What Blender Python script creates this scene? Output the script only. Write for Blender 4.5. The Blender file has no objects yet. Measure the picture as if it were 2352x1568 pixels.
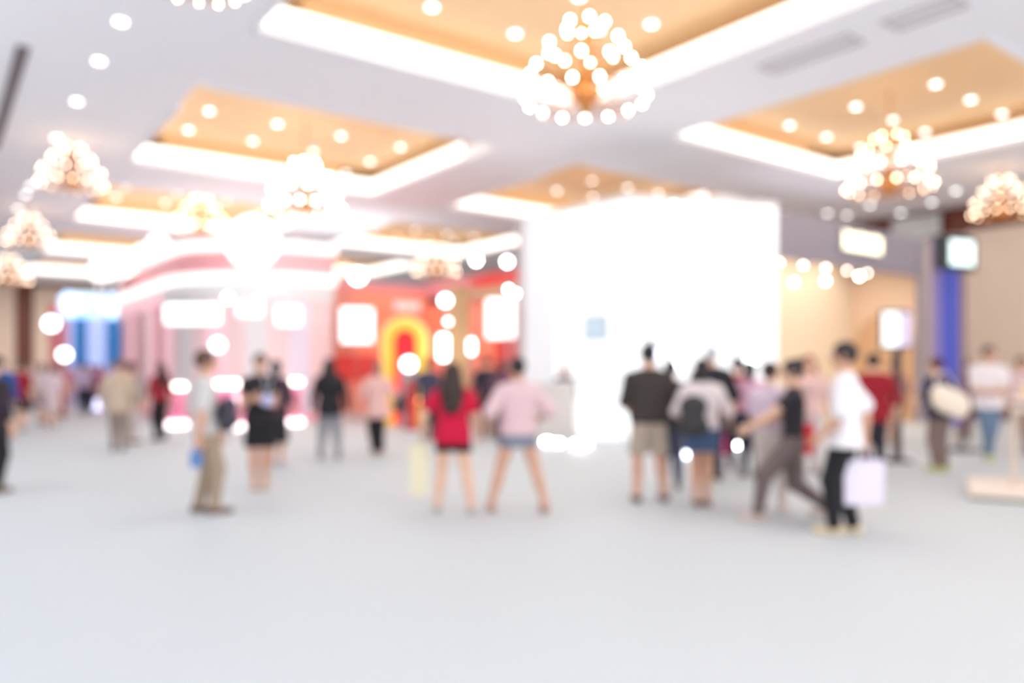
import bpy, math, random
import numpy as np
from mathutils import Vector, Matrix
random.seed(7)
S = bpy.context.scene
COL = S.collection
# ------------------------------------------------------------------ camera
FPX, HOR, CX, CH = 1800.0, 845.0, 1176.0, 1.5      # focal length in px, horizon row, centre column, lens height
cd = bpy.data.cameras.new('camera'); cam = bpy.data.objects.new('camera', cd); COL.objects.link(cam)
cd.sensor_width = 36.0; cd.lens = 36.0 * FPX / 2352
cd.shift_y = (HOR - 784) / 2352
cam.location = (0, 0, CH); cam.rotation_euler = (math.pi / 2, 0, 0)
cd.clip_end = 400
cd.dof.use_dof = True; cd.dof.focus_distance = 1.0
cd.dof.aperture_fstop = (cd.lens / 1000) / 0.0192    # wide open lens focused far too near: everything is soft
S.camera = cam
# ------------------------------------------------------------------ world and exposure
wd = bpy.data.worlds.new('world'); S.world = wd; wd.use_nodes = True
wd.node_tree.nodes['Background'].inputs[0].default_value = (0.90, 0.95, 1.0, 1)
wd.node_tree.nodes['Background'].inputs[1].default_value = 1.7
S.view_settings.view_transform = 'Standard'; S.view_settings.look = 'None'
S.view_settings.exposure = 0.55; S.view_settings.gamma = 1.0; S.view_settings.use_curve_mapping = False
S.cycles.max_bounces = 4; S.cycles.diffuse_bounces = 3; S.cycles.glossy_bounces = 2
S.cycles.transmission_bounces = 2; S.cycles.sample_clamp_indirect = 4.0
S.cycles.use_denoising = True
S.cycles.use_adaptive_sampling = True; S.cycles.adaptive_threshold = 0.04; S.cycles.adaptive_min_samples = 20
# ------------------------------------------------------------------ hall frame: a runs right-and-away, b runs left-and-away
TH = math.atan2(1800, 2424); CT, ST = math.cos(TH), math.sin(TH)
HH = 5.0                      # underside of the beams above the lens
ZB = CH + HH                  # beam underside height
ZS = CH + 1.15 * HH           # soffit height
def W(a, b, z=0.0): return Vector((CT * a - ST * b, ST * a + CT * b, z))
def at(px, Y, py=None):
    X = (px - CX) / FPX * Y
    return Vector((X, Y, 0 if py is None else CH + (HOR - py) / FPX * Y))
def onfloor(px, fy): return at(px, CH * FPX / (fy - HOR))
# lights of the hall: one broad downward lamp for the downlights of each bay
COLS = [(0.76, 2.06), (2.55, 3.85)]
ROWS = [(-0.79, 0.51), (1.04, 2.31), (2.87, 4.13), (4.72, 5.98), (6.54, 7.80), (8.37, 9.63)]
def area(name, loc, sx, sy, watts, color=(.89, .965, 1), rot=(0, 0, TH)):
    l = bpy.data.lights.new(name, 'AREA'); l.shape = 'RECTANGLE'; l.size = sx; l.size_y = sy; l.energy = watts; l.color = color
    o = bpy.data.objects.new(name, l); COL.objects.link(o); o.location = loc; o.rotation_euler = rot; return o
DIM = {(0, 0): .8, (1, 0): .25, (1, 1): .7}        # nearest bay lamps weakened so the lower right stays darker
for ia, ca in enumerate(COLS):
    for ib, rb in enumerate(ROWS):
        c = W(sum(ca) / 2 * HH, sum(rb) / 2 * HH, ZS - .25)
        area('bay_lamp', c, 5.6, 5.6, 110 * DIM.get((ia, ib), 1))
area('side_fill', W(10, 47, ZB - .3), 24, 4, 500, (1, .97, .95))  # added fill that lifts the far wall
# up-facing fills, added over booth roofs and out of frame to brighten the ceiling
area('roof_upfill', W(7.6, 26.5, 4.75), 2.5, 6.5, 14, (.88, .96, 1), (math.pi, 0, TH))
area('roof_upfill', W(11.4, 25.0, 4.4), 3.0, 2.5, 60, (.88, .96, 1), (math.pi, 0, TH))
area('roof_upfill', W(18.9, 12.0, 5.25), 5.0, 1.2, 10, (.95, .97, 1), (math.pi, 0, TH))
area('rear_upfill', W(3.5, -3.5, 3.2), 9, 3, 300, (.86, .95, 1), (math.pi, 0, TH))  # rear pair: added fills outside the frame, brightening the near ceiling
area('rear_upfill', W(-6, 12, 2.6), 3, 9, 280, (.88, .95, 1), (math.pi, 0, TH))
area('side_fill', W(-4, 9, ZB - .1), 6, 18, 260, (.89, .965, 1))  # unseen fill over the left side of the hall
area('side_fill', W(22.3, 9, ZB - .1), 3.5, 14, 95, (1, .97, .94))  # added fill that brightens the right wall
area('side_fill', W(-4, 30, ZB - .1), 6, 18, 240, (.89, .965, 1))  # second left-side fill, farther back

# ------------------------------------------------------------------ materials
MATS = {}
def mat(name, col, rough=.75, var=.06, scale=18, metal=0.0):
    if name in MATS: return MATS[name]
    m = bpy.data.materials.new(name); m.use_nodes = True; nt = m.node_tree
    b = nt.nodes['Principled BSDF']; b.inputs['Roughness'].default_value = rough; b.inputs['Metallic'].default_value = metal
    tc = nt.nodes.new('ShaderNodeTexCoord'); n = nt.nodes.new('ShaderNodeTexNoise'); n.inputs['Scale'].default_value = scale
    mx = nt.nodes.new('ShaderNodeMix'); mx.data_type = 'RGBA'
    mx.inputs['A'].default_value = tuple(max(0, c * (1 - var)) for c in col) + (1,)
    mx.inputs['B'].default_value = tuple(min(1, c * (1 + var)) for c in col) + (1,)
    nt.links.new(tc.outputs['Object'], n.inputs['Vector']); nt.links.new(n.outputs['Fac'], mx.inputs['Factor'])
    nt.links.new(mx.outputs['Result'], b.inputs['Base Color'])
    MATS[name] = m; return m
def glow(name, col, s, base=None):
    if name in MATS: return MATS[name]
    m = bpy.data.materials.new(name); m.use_nodes = True; b = m.node_tree.nodes['Principled BSDF']
    b.inputs['Base Color'].default_value = tuple(base or (.8, .8, .8)) + (1,); b.inputs['Roughness'].default_value = .5
    b.inputs['Emission Color'].default_value = tuple(col) + (1,); b.inputs['Emission Strength'].default_value = s
    if s > 2.5: m.cycles.emission_sampling = 'NONE'      # small bright bulbs: seen, but not worth sampling as lamps
    MATS[name] = m; return m
def srgb(r, g, b):
    return tuple((c / 255 / 12.92) if c / 255 < .04045 else ((c / 255 + .055) / 1.055) ** 2.4 for c in (r, g, b))

# ------------------------------------------------------------------ mesh builder
class MB:
    def __init__(s): s.v = []; s.f = []
    def add(s, vs, fs, M=None):
        n = len(s.v)
        s.v += [tuple(M @ Vector(v)) if M else tuple(v) for v in vs]; s.f += [tuple(i + n for i in f) for f in fs]; return s
    def box(s, x0, x1, y0, y1, z0, z1, M=None, bev=0.0):
        if bev <= 0:
            vs = [(x, y, z) for z in (z0, z1) for y in (y0, y1) for x in (x0, x1)]
            return s.add(vs, [(0, 2, 3, 1), (4, 5, 7, 6), (0, 1, 5, 4), (2, 6, 7, 3), (0, 4, 6, 2), (1, 3, 7, 5)], M)
        e = min(bev, (x1 - x0) / 2.01, (y1 - y0) / 2.01, (z1 - z0) / 2.01); vs = []
        for z, k in ((z0, e), (z0 + e, 0), (z1 - e, 0), (z1, e)):
            vs += [(x0 + e + k, y0 + k, z), (x1 - e - k, y0 + k, z), (x1 - k, y0 + e + k, z), (x1 - k, y1 - e - k, z),
                   (x1 - e - k, y1 - k, z), (x0 + e + k, y1 - k, z), (x0 + k, y1 - e - k, z), (x0 + k, y0 + e + k, z)]
        fs = [tuple(range(7, -1, -1)), tuple(range(24, 32))]
        for r in range(3):
            for i in range(8): fs.append((r * 8 + i, r * 8 + (i + 1) % 8, r * 8 + 8 + (i + 1) % 8, r * 8 + 8 + i))
        return s.add(vs, fs, M)
    def lathe(s, prof, n=16, c=(0, 0, 0), M=None):
        vs = []; fs = []
        for r, z in prof:
            for i in range(n):
                t = 2 * math.pi * i / n; vs.append((c[0] + r * math.cos(t), c[1] + r * math.sin(t), c[2] + z))
        for k in range(len(prof) - 1):
            for i in range(n): fs.append((k * n + i, k * n + (i + 1) % n, (k + 1) * n + (i + 1) % n, (k + 1) * n + i))
        fs.append(tuple(range(n - 1, -1, -1))); fs.append(tuple((len(prof) - 1) * n + i for i in range(n)))
        return s.add(vs, fs, M)
    def ball(s, c, r, n=12, m=8, M=None):
        if not hasattr(r, '__len__'): r = (r, r, r)
        vs = [(c[0], c[1], c[2] - r[2])]; fs = []
        for k in range(1, m):
            p = -math.pi / 2 + math.pi * k / m
            for i in range(n):
                t = 2 * math.pi * i / n
                vs.append((c[0] + r[0] * math.cos(p) * math.cos(t), c[1] + r[1] * math.cos(p) * math.sin(t), c[2] + r[2] * math.sin(p)))
        vs.append((c[0], c[1], c[2] + r[2])); L = len(vs) - 1
        for i in range(n):
            fs.append((0, 1 + (i + 1) % n, 1 + i)); fs.append((L, L - n + i, L - n + (i + 1) % n))
            for k in range(m - 2): fs.append((1 + k * n + i, 1 + k * n + (i + 1) % n, 1 + (k + 1) * n + (i + 1) % n, 1 + (k + 1) * n + i))
        return s.add(vs, fs, M)
    def tube(s, pts, r, n=8, closed=False):
        pts = [Vector(p) for p in pts]; L = len(pts); rs = r if hasattr(r, '__len__') else [r] * L
        vs = []; fs = []; up = Vector((0, 0, 1)); prev = None
        for k, p in enumerate(pts):
            a = pts[(k - 1) % L] if (closed or k > 0) else p; b = pts[(k + 1) % L] if (closed or k < L - 1) else p
            d = (b - a).normalized()
            u = prev - d * prev.dot(d) if prev else d.cross(up if abs(d.z) < .9 else Vector((1, 0, 0)))
            if u.length < 1e-5: u = d.cross(Vector((0, 1, 0)))
            u.normalize(); prev = u; w = d.cross(u)
            for i in range(n):
                t = 2 * math.pi * i / n; vs.append(tuple(p + (u * math.cos(t) + w * math.sin(t)) * rs[k]))
        for k in range(L if closed else L - 1):
            q = (k + 1) % L
            for i in range(n): fs.append((k * n + i, k * n + (i + 1) % n, q * n + (i + 1) % n, q * n + i))
        if not closed: fs += [tuple(range(n - 1, -1, -1)), tuple((L - 1) * n + i for i in range(n))]
        return s.add(vs, fs)
    def prism(s, poly, z0, z1, M=None):      # poly in x,y
        n = len(poly); vs = [(x, y, z0) for x, y in poly] + [(x, y, z1) for x, y in poly]
        fs = [tuple(range(n - 1, -1, -1)), tuple(range(n, 2 * n))] + [(i, (i + 1) % n, n + (i + 1) % n, n + i) for i in range(n)]
        return s.add(vs, fs, M)
    def build(s, name, m, parent=None, smooth=False, loc=None, rz=None):
        me = bpy.data.meshes.new(name); me.from_pydata(s.v, [], s.f); me.update()
        if smooth: me.polygons.foreach_set('use_smooth', [True] * len(me.polygons))
        if m: me.materials.append(m)
        o = bpy.data.objects.new(name, me); COL.objects.link(o); o.parent = parent
        if loc is not None: o.location = loc
        if rz is not None: o.rotation_euler = (0, 0, rz)
        return o
RX = Matrix.Rotation(math.pi / 2, 4, 'X')      # prism helper: (x, y, z) -> (x, -z, y): poly stands up in x-z
def tag(o, label, cat, group=None, kind=None):
    if label: o['label'] = label
    if cat: o['category'] = cat
    if group: o['group'] = group
    if kind: o['kind'] = kind
    return o
def empty(name, loc=(0, 0, 0), rz=0.0):
    o = bpy.data.objects.new(name, None); COL.objects.link(o); o.location = loc; o.rotation_euler = (0, 0, rz); o.empty_display_size = .2
    return o
def thing(name, label, cat, loc=(0, 0, 0), rz=0.0, group=None): return tag(empty(name, loc, rz), label, cat, group)
KIDS = {}
def copy_tree(root, loc, rz=None, label=None, group=None):
    r = root.copy(); COL.objects.link(r); r.location = loc
    if rz is not None: r.rotation_euler = (0, 0, rz)
    if label: r['label'] = label
    if group: r['group'] = group
    ch = list(root.children)
    for c0 in ch:
        c = c0.copy(); COL.objects.link(c); c.parent = r
        for g0 in c0.children:
            g = g0.copy(); COL.objects.link(g); g.parent = c
    return r
def struct(o): o['kind'] = 'structure'; return o

# ================================================================== THE SETTING
# carpet
def carpet():
    m = bpy.data.materials.new('grey_carpet'); m.use_nodes = True; nt = m.node_tree; b = nt.nodes['Principled BSDF']
    b.inputs['Roughness'].default_value = .62
    tc = nt.nodes.new('ShaderNodeTexCoord'); n = nt.nodes.new('ShaderNodeTexNoise'); n.inputs['Scale'].default_value = .35; n.inputs['Detail'].default_value = 2
    mx = nt.nodes.new('ShaderNodeMix'); mx.data_type = 'RGBA'
    mx.inputs['A'].default_value = srgb(197, 202, 205) + (1,); mx.inputs['B'].default_value = srgb(202, 205, 210) + (1,)
    nt.links.new(tc.outputs['Object'], n.inputs['Vector']); nt.links.new(n.outputs['Fac'], mx.inputs['Factor'])
    nt.links.new(mx.outputs['Result'], b.inputs['Base Color']); return m
mb = MB(); mb.box(-14, 26.2, -9, 53.6, -.1, 0)
floor = struct(mb.build('floor', carpet(), rz=TH))
# carpet is laid in broad strips: thin raised overlaps at the joints
ceil_m = mat('ceiling_paint', srgb(250, 247, 252), .8, .01)
soff_m = mat('gold_soffit', srgb(246, 206, 158), .6, .04, 3)
cove_m = glow('cove_glow', (1, .93, .82), 1.35)
mb = MB(); mb.box(-14, 26.2, -9, 53.6, ZS, ZS + .15)
ceiling = struct(mb.build('ceiling', soff_m, rz=TH))
def beam(a0, a1, b0, b1):
    m = MB(); m.box(a0 * HH, a1 * HH, b0 * HH, b1 * HH, ZB, ZB + .30)
    o = struct(m.build('ceiling_beam', ceil_m, rz=TH))
    w = MB(); w.box(a0 * HH + .9 if a1 - a0 > .4 else a0 * HH + .3, a1 * HH - .9 if a1 - a0 > .4 else a1 * HH - .3, b0 * HH + .3, b1 * HH - .3, ZB + .30, ZS)
    w.build('beam_web', soff_m, o)
    return o
A_L = (-2.8, .76); A_M = (2.06, 2.55); A_R = (3.85, 5.2)
main_beams = [beam(A_L[0], A_L[1], -1.8, 10.7), beam(A_M[0], A_M[1], -1.8, 10.7), beam(A_R[0], A_R[1], -1.8, 10.7)]
rb_edges = [(-1.8, -.79)] + [(ROWS[i][1], ROWS[i + 1][0]) for i in range(len(ROWS) - 1)] + [(9.63, 10.7)]
for ca in COLS:
    for b0, b1 in rb_edges: beam(ca[0], ca[1], b0, b1)
# slender moulding under the beam edges and the lit coves
for ca in COLS:
    for rb in ROWS:
        a0, a1, b0, b1 = ca[0] * HH, ca[1] * HH, rb[0] * HH, rb[1] * HH
        e = struct(empty('trim_cove'))
        e.rotation_euler = (0, 0, TH)
        bs_ = b0 + (.30 * HH if rb[0] > 2 else 0)      # in the farther bays the side coves are lit only towards the back
        for (x0, x1, y0, y1) in ((a0, a0 + .05, bs_, b1), (a1 - .05, a1, bs_, b1), (a0 + .05, a1 - .05, b0, b0 + .05), (a0 + .05, a1 - .05, b1 - .05, b1)):
            m = MB(); m.box(x0, x1, y0, y1, ZB + .08, ZB + .42); m.build('light_strip', cove_m, e)
            m = MB(); m.box(x0 - .02, x1 + .02, y0 - .02, y1 + .02, ZB - .03, ZB + .079); m.build('moulding', ceil_m, e)
# walls
wallp = mat('beige_wall_panel', srgb(232, 204, 184), .8, .04, 2)
wallpr = mat('pale_beige_wall_panel', srgb(228, 206, 188), .8, .04, 2)
brown = mat('brown_timber', srgb(112, 56, 40), .5, .1, 3)
mb = MB(); mb.box(-14, 26.2, 53.0, 53.3, 0, ZB)
wf = struct(mb.build('wall_far', brown, rz=TH))
for i in range(9):
    m = MB(); m.box(-12 + i * 4.2, -12 + i * 4.2 + 3.3, 52.85, 53.0, .3, ZB - .25, bev=.04); m.build('wall_panel', wallp, wf)
mb = MB(); mb.box(25.6, 25.9, -9, 53.0, 0, ZB)
wr = struct(mb.build('wall_right', brown, rz=TH))
for (b0, b1, zt) in ((-6, 3.6, ZB - .8), (4.0, 7.4, ZB - .8), (7.8, 11.0, ZB - .8), (11.7, 14.9, 5.6), (15.4, 20.0, ZB - .4), (20.4, 25, ZB - .4)):
    m = MB(); m.box(25.45, 25.6, b0, b1, .3, zt, bev=.04); m.build('wall_panel', wallpr, wr)
mb = MB(); mb.box(-14.2, -13.9, -9, 53.0, 0, ZB)
wl = struct(mb.build('wall_left', brown, rz=TH))
for i in range(12):
    m = MB(); m.box(-13.9, -13.75, -8 + i * 5, -8 + i * 5 + 4.3, .3, ZB - .25, bev=.04); m.build('wall_panel', wallp, wl)
for nm, bx in (('baseboard_far', (-14, 25.6, 52.78, 52.85)), ('baseboard_right', (25.38, 25.45, -9, 52.8))):
    m = MB(); m.box(bx[0], bx[1], bx[2], bx[3], 0, .28); struct(m.build(nm, brown, rz=TH))

# ================================================================== CEILING FITTINGS
dl_ring = mat('downlight_trim', (.85, .83, .8), .4, .02)
dl_glow = glow('downlight_lens', (1, .98, .97), 4)
def make_downlight():
    r = thing('downlight', '', 'ceiling light')
    m = MB(); m.lathe([(.075, 0), (.12, 0), (.125, .015), (.12, .04), (.075, .04)], 18, (0, 0, -.02)); m.build('trim_ring', dl_ring, r, True)
    m = MB(); m.lathe([(.0, -.01), (.05, -.008), (.078, .0), (.078, .02), (0.0, .02)], 18, (0, 0, -.035)); m.build('lens', dl_glow, r, True)
    return r
dl0 = None
def downlight(a, b, z, label, group):
    global dl0
    p = W(a * HH, b * HH, z)
    if dl0 is None:
        dl0 = make_downlight(); dl0.location = p; dl0['label'] = label; dl0['group'] = group; return dl0
    return copy_tree(dl0, p, label=label, group=group)
A_A = (.95, 1.28, 1.61, 1.93, 2.25); A_B = (3.26, 3.57, 3.88)
BAYS = (('nearest top gold bay', A_A, (1.49, 1.82, 2.15, 2.48)), ('left second gold bay', (1.0, 1.31, 1.63, 1.96, 2.28), (3.61, 3.96, 4.28, 4.53)),
        ('left third gold bay', (1.0, 1.31, 1.63, 1.96), (5.45, 5.8, 6.1)), ('upper right gold bay', A_B, (1.52, 1.86, 2.19, 2.52)),
        ('gold bay over the white booth', (3.25, 3.56, 3.84), (3.56, 3.89, 4.21)), ('gold bay over the red booth', (3.25, 3.56, 3.84), (5.4, 5.73, 6.05)))
ORD = ('first', 'second', 'third', 'fourth', 'fifth', 'sixth', 'seventh')
for nm, As, Bs in BAYS:
    for j, b in enumerate(Bs):
        for i, a in enumerate(As):
            downlight(a, b, ZS, 'downlight in the %s, %s row back, %s from left' % (nm, ORD[j], ORD[i]), 'downlights of the ' + nm)
for i, b in enumerate((2.48, 2.84, 3.32, 3.9, 5.0, 5.28, 5.78)):
    downlight(.44, b, ZB, 'downlight in the white ceiling strip at far left, %s from the picture top' % ORD[i], 'downlights of the left white strip')
for i, (a, b) in enumerate(((4.63, 2.05), (4.84, 2.28), (4.61, 2.54), (4.8, 2.8), (4.64, 2.84), (5.0, 2.55))):
    downlight(a, b, ZB, 'downlight in the white ceiling above the grey booth, ' + ('topmost right', 'second down the right side', 'right of the last gold bay', 'lowest', 'lowest but one, leftmost', 'rightmost near the brown column')[i], 'downlights over the grey booth')
# linear air slots
slot_m = mat('air_slot_dark', srgb(120, 108, 112), .6, .1)
for (a0, a1, b0, b1, lb) in ((.215, .25, 2.86, 4.28, 'long dark linear air slot in the white ceiling at the far left'),
                             (2.20, 2.30, 1.28, 1.60, 'grey linear air slot in the right diagonal beam, farther one'),
                             (2.20, 2.30, .98, 1.18, 'grey linear air slot in the right diagonal beam, at the picture top')):
    sm = slot_m if a0 < 1 else mat('air_slot_grey', srgb(205, 195, 200), .7, .05)
    t = thing('air_vent', lb, 'air vent', W((a0 + a1) / 2 * HH, (b0 + b1) / 2 * HH, ZB), TH)
    w, l = (a1 - a0) * HH / 2, (b1 - b0) * HH / 2
    m = MB(); m.box(-w, -w + .03, -l, l, -.03, 0).box(w - .03, w, -l, l, -.03, 0).box(-w, w, -l, -l + .03, -.03, 0).box(-w, w, l - .03, l, -.03, 0); m.build('frame', sm, t)
    for i in range(3):
        x = -w + .05 + i * (2 * w - .1) / 2; m = MB(); m.box(x - .02, x + .02, -l + .03, l - .03, -.022, -.003); m.build('louvre', sm, t)
# chandeliers
gold = mat('chandelier_brass', srgb(196, 130, 62), .35, .1, 8, .55)
amber = mat('amber_glass', srgb(226, 150, 84), .2, .1, 9)
bulb_m = glow('candle_bulb', (1, .75, .54), 12, (1, .9, .7))
bulb_w = glow('candle_bulb_white', (1, .90, .74), 26, (1, .95, .85))
TIERS = [(.62, .28, 6), (.32, .54, 9), (-.04, .77, 13), (-.40, .84, 15)]
def make_chandelier(label, bm_):
    r = thing('chandelier', label, 'chandelier')
    m = MB(); m.tube([(0, 0, .8), (0, 0, ZS - ZB + .90)], .018); m.build('hanging_rod', gold, r)
    m = MB(); m.lathe([(.01, -.62), (.05, -.58), (.10, -.50), (.04, -.42), (.07, -.30), (.12, -.15), (.06, 0), (.05, .15), (.1, .28), (.05, .4), (.04, .6), (.07, .7), (.03, .8), (.01, .84)], 16); m.build('stem', gold, r, True)
    m = MB(); m.lathe([(.02, -.50), (.14, -.44), (.22, -.34), (.24, -.28), (.2, -.27), (.02, -.4)], 20); m.build('glass_bowl', amber, r, True)
    for zt, rr, n in TIERS:
        m = MB(); m.tube([(rr * .55 * math.cos(t), rr * .55 * math.sin(t), zt - .05) for t in [2 * math.pi * i / 24 for i in range(24)]], .012, 6, True); m.build('tier_ring', gold, r, True)
        for i in range(n):
            t = 2 * math.pi * (i + .5 * (n % 2)) / n + zt; c, s = math.cos(t), math.sin(t)
            m = MB(); m.tube([(.04 * c, .04 * s, zt + .02), (rr * .35 * c, rr * .35 * s, zt - .10), (rr * .75 * c, rr * .75 * s, zt - .11), (rr * c, rr * s, zt - .03)], .011, 6)
            m.lathe([(.006, 0), (.028, .012), (.03, .02), (.012, .03)], 8, (rr * c, rr * s, zt - .04)); a = m.build('arm', gold, r, True)
            m = MB(); m.ball((rr * c, rr * s, zt + .025), (.026, .026, .036), 8, 6); m.build('bulb', bm_, a, True)
    return r
def chan(o, a, b): o.location = W(a * HH, b * HH, CH + .827 * HH); return o
ch0 = make_chandelier('tiered brass chandelier with white bulbs, the largest and nearest, upper centre', bulb_w)
ch0.location = at(1345, 10.9, 165)
ch1 = make_chandelier('tiered chandelier in the second gold bay, left of centre', bulb_w); chan(ch1, 1.41, 3.52)
ch2 = make_chandelier('tiered warm-lit chandelier in the gold bay at the upper right', bulb_m); chan(ch2, 3.2, 1.68)
for px, Y, py, sc, lb in ((462, 25.7, 500, .95, 'small warm chandelier just left of the big white ball sign'),
                 (1002, 31.0, 604, 1, 'warm chandelier right above the red booth'), (1356, 23.7, 522, 1, 'warm chandelier peeking over the top edge of the white booth'),
                 (781, 38.4, 648, 1, 'far warm chandelier over the left end of the red booth'), (340, 33, 610, .9, 'distant chandelier hidden behind the pink booth roof'),
                 (165, 17.2, 392, .78, 'warm chandelier under the white ceiling at left, topmost of the left row'), (67, 24.6, 536, .78, 'warm chandelier at the left edge, second of the left row'),
                 (20, 30.0, 625, .85, 'warm chandelier cut by the left picture edge, lowest of the left row'), (2300, 19.6, 462, .8, 'warm chandelier cut by the right picture edge'),
                 (450, 8.0, -93, .6, 'chandelier barely dipping into the picture at the top left')):
    r = copy_tree(ch2, at(px, Y, py), label=lb, group='chandeliers of the hall'); r.scale = (sc, sc, sc)
    rod = [c for c in r.children if c.name.startswith('hanging_rod')][0]; rod.scale = (1, 1, 1)
for o in (ch0, ch1, ch2): o['group'] = 'chandeliers of the hall'

# ================================================================== FIGURES: one continuous skin per person, clothes over it
def surface_nets(F, org, h):
    ins = F < 0
    nx, ny, nz = F.shape
    c = [ins[i:nx - 1 + i, j:ny - 1 + j, k:nz - 1 + k] for i in (0, 1) for j in (0, 1) for k in (0, 1)]
    cnt = sum(x.astype(np.int8) for x in c); act = (cnt > 0) & (cnt < 8)
    idx = -np.ones(act.shape, np.int64); ci = np.argwhere(act); idx[act] = np.arange(len(ci))
    acc = np.zeros((len(ci), 3)); num = np.zeros(len(ci))
    corners = [(i, j, k) for i in (0, 1) for j in (0, 1) for k in (0, 1)]
    val = {q: F[ci[:, 0] + q[0], ci[:, 1] + q[1], ci[:, 2] + q[2]] for q in corners}
    for q in corners:
        for ax in range(3):
            if q[ax]: continue
            p = list(q); p[ax] = 1; p = tuple(p)
            a, b = val[q], val[p]; m = (a < 0) != (b < 0)
            t = np.where(m, a / np.where(np.abs(a - b) < 1e-12, 1e-12, a - b), 0)
            for d in range(3):
                acc[:, d] += np.where(m, q[d] + (t if d == ax else 0), 0)
            num += m
    V = (ci + acc / np.maximum(num, 1)[:, None]) * h + org
    quads = []
    for ax in range(3):
        u, w = (ax + 1) % 3, (ax + 2) % 3
        s0 = [slice(None)] * 3; s1 = [slice(None)] * 3; s0[ax] = slice(0, -1); s1[ax] = slice(1, None)
        A, B = ins[tuple(s0)], ins[tuple(s1)]
        e = np.argwhere(A != B)
        e = e[(e[:, u] > 0) & (e[:, w] > 0) & (e[:, u] < F.shape[u] - 1) & (e[:, w] < F.shape[w] - 1)]
        if not len(e): continue
        flip = A[e[:, 0], e[:, 1], e[:, 2]]
        def g(du, dw):
            k = e.copy(); k[:, u] -= du; k[:, w] -= dw; return idx[k[:, 0], k[:, 1], k[:, 2]]
        q = np.stack([g(0, 0), g(1, 0), g(1, 1), g(0, 1)], 1)
        q[~flip] = q[~flip][:, ::-1]
        quads.append(q)
    return V, np.concatenate(quads)
class SDF:
    def __init__(s, k=.02): s.p = []; s.k = k; s.cut = []
    def cone(s, a, b, ra, rb, sy=1.0, R=None, k=None, neg=False):
        s.p.append(('c', np.array(a, float), np.array(b, float), ra, rb, sy, R, k, neg)); return s
    def ell(s, c, r, R=None, k=None, neg=False):
        s.p.append(('e', np.array(c, float), np.array(r, float), 0, 0, 1, R, k, neg)); return s
    def plane(s, n, d): s.cut.append((np.array(n, float), d)); return s     # keeps n.p < d
    def mesh(s, h):
        lo = np.full(3, 1e9); hi = -lo
        bb = []
        for t, a, b, ra, rb, sy, R, k, neg in s.p:
            if t == 'c':
                r = max(ra, rb) * max(1, sy); l = np.minimum(a, b) - r; u = np.maximum(a, b) + r
            else:
                r = b.max(); l = a - r; u = a + r
            bb.append((l, u))
            if not neg: lo = np.minimum(lo, l); hi = np.maximum(hi, u)
        m = 2.5 * h; lo = lo - m; hi = hi + m
        n = np.ceil((hi - lo) / h).astype(int) + 1
        F = np.full(n, .06)
        ax = [lo[d] + h * np.arange(n[d]) for d in range(3)]
        for (t, a, b, ra, rb, sy, R, k, neg), (l, u) in zip(s.p, bb):
            k = s.k if k is None else k; mm = k + 2 * h
            i0 = np.clip(np.floor((l - mm - lo) / h).astype(int), 0, n); i1 = np.clip(np.ceil((u + mm - lo) / h).astype(int) + 1, 0, n)
            if (i1 <= i0).any(): continue
            sl = tuple(slice(i0[d], i1[d]) for d in range(3))
            P = np.stack(np.meshgrid(*[ax[d][sl[d]] for d in range(3)], indexing='ij'), -1)
            if t == 'c':
                ds = b - a; sc = np.array([1, 1 / sy, 1]); Q = (P - a) * sc; D = ds * sc; L2 = max(D @ D, 1e-9)
                tt = np.clip((Q @ D) / L2, 0, 1)
                f = np.linalg.norm(Q - tt[..., None] * D, axis=-1) - (ra + (rb - ra) * tt)
                f = f * min(1, sy) if sy < 1 else f
            else:
                Q = P - a
                if R is not None: Q = Q @ R
                q = np.linalg.norm(Q / b, axis=-1); q2 = np.linalg.norm(Q / (b * b), axis=-1)
                f = q * (q - 1) / np.maximum(q2, 1e-6)
            G = F[sl]
            if neg:
                F[sl] = np.maximum(G, -f)
            else:
                hh = np.clip(.5 + .5 * (G - f) / k, 0, 1)
                F[sl] = G * (1 - hh) + f * hh - k * hh * (1 - hh)
        P = None
        for nrm, d in s.cut:
            D = nrm[0] * ax[0][:, None, None] + nrm[1] * ax[1][None, :, None] + nrm[2] * ax[2][None, None, :] - d
            F = np.maximum(F, D)
        return surface_nets(F, lo, h)
def np_obj(name, parts, m, parent):
    Vs = []; Fs = []; n = 0
    for V, Q in parts: Vs.append(V); Fs.append(Q + n); n += len(V)
    V = np.concatenate(Vs); Q = np.concatenate(Fs)
    me = bpy.data.meshes.new(name)
    me.vertices.add(len(V)); me.vertices.foreach_set('co', V.ravel())
    me.loops.add(Q.size); me.loops.foreach_set('vertex_index', Q.ravel().astype(np.int32))
    me.polygons.add(len(Q)); me.polygons.foreach_set('loop_start', np.arange(0, Q.size, 4, dtype=np.int32))
    me.update(calc_edges=True); me.polygons.foreach_set('use_smooth', np.ones(len(Q), bool))
    me.materials.append(m); o = bpy.data.objects.new(name, me); COL.objects.link(o); o.parent = parent; return o
def ik(a, c, l1, l2, pole):
    a = np.array(a, float); c = np.array(c, float); d = c - a; L = np.linalg.norm(d); L2 = min(L, (l1 + l2) * .999)
    c = a + d / L * L2; u = d / L; x = (l1 * l1 - l2 * l2 + L2 * L2) / (2 * L2); hgt = math.sqrt(max(0, l1 * l1 - x * x))
    p = np.array(pole, float); p = p - u * (p @ u); p /= np.linalg.norm(p); return a + u * x + p * hgt, c
SKIN = {'light': srgb(236, 188, 160), 'tan': srgb(218, 166, 138), 'dark': srgb(160, 100, 72)}
def cloth(name, c): return mat('cloth_' + name, srgb(*c), .85, .1, 30)
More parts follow.
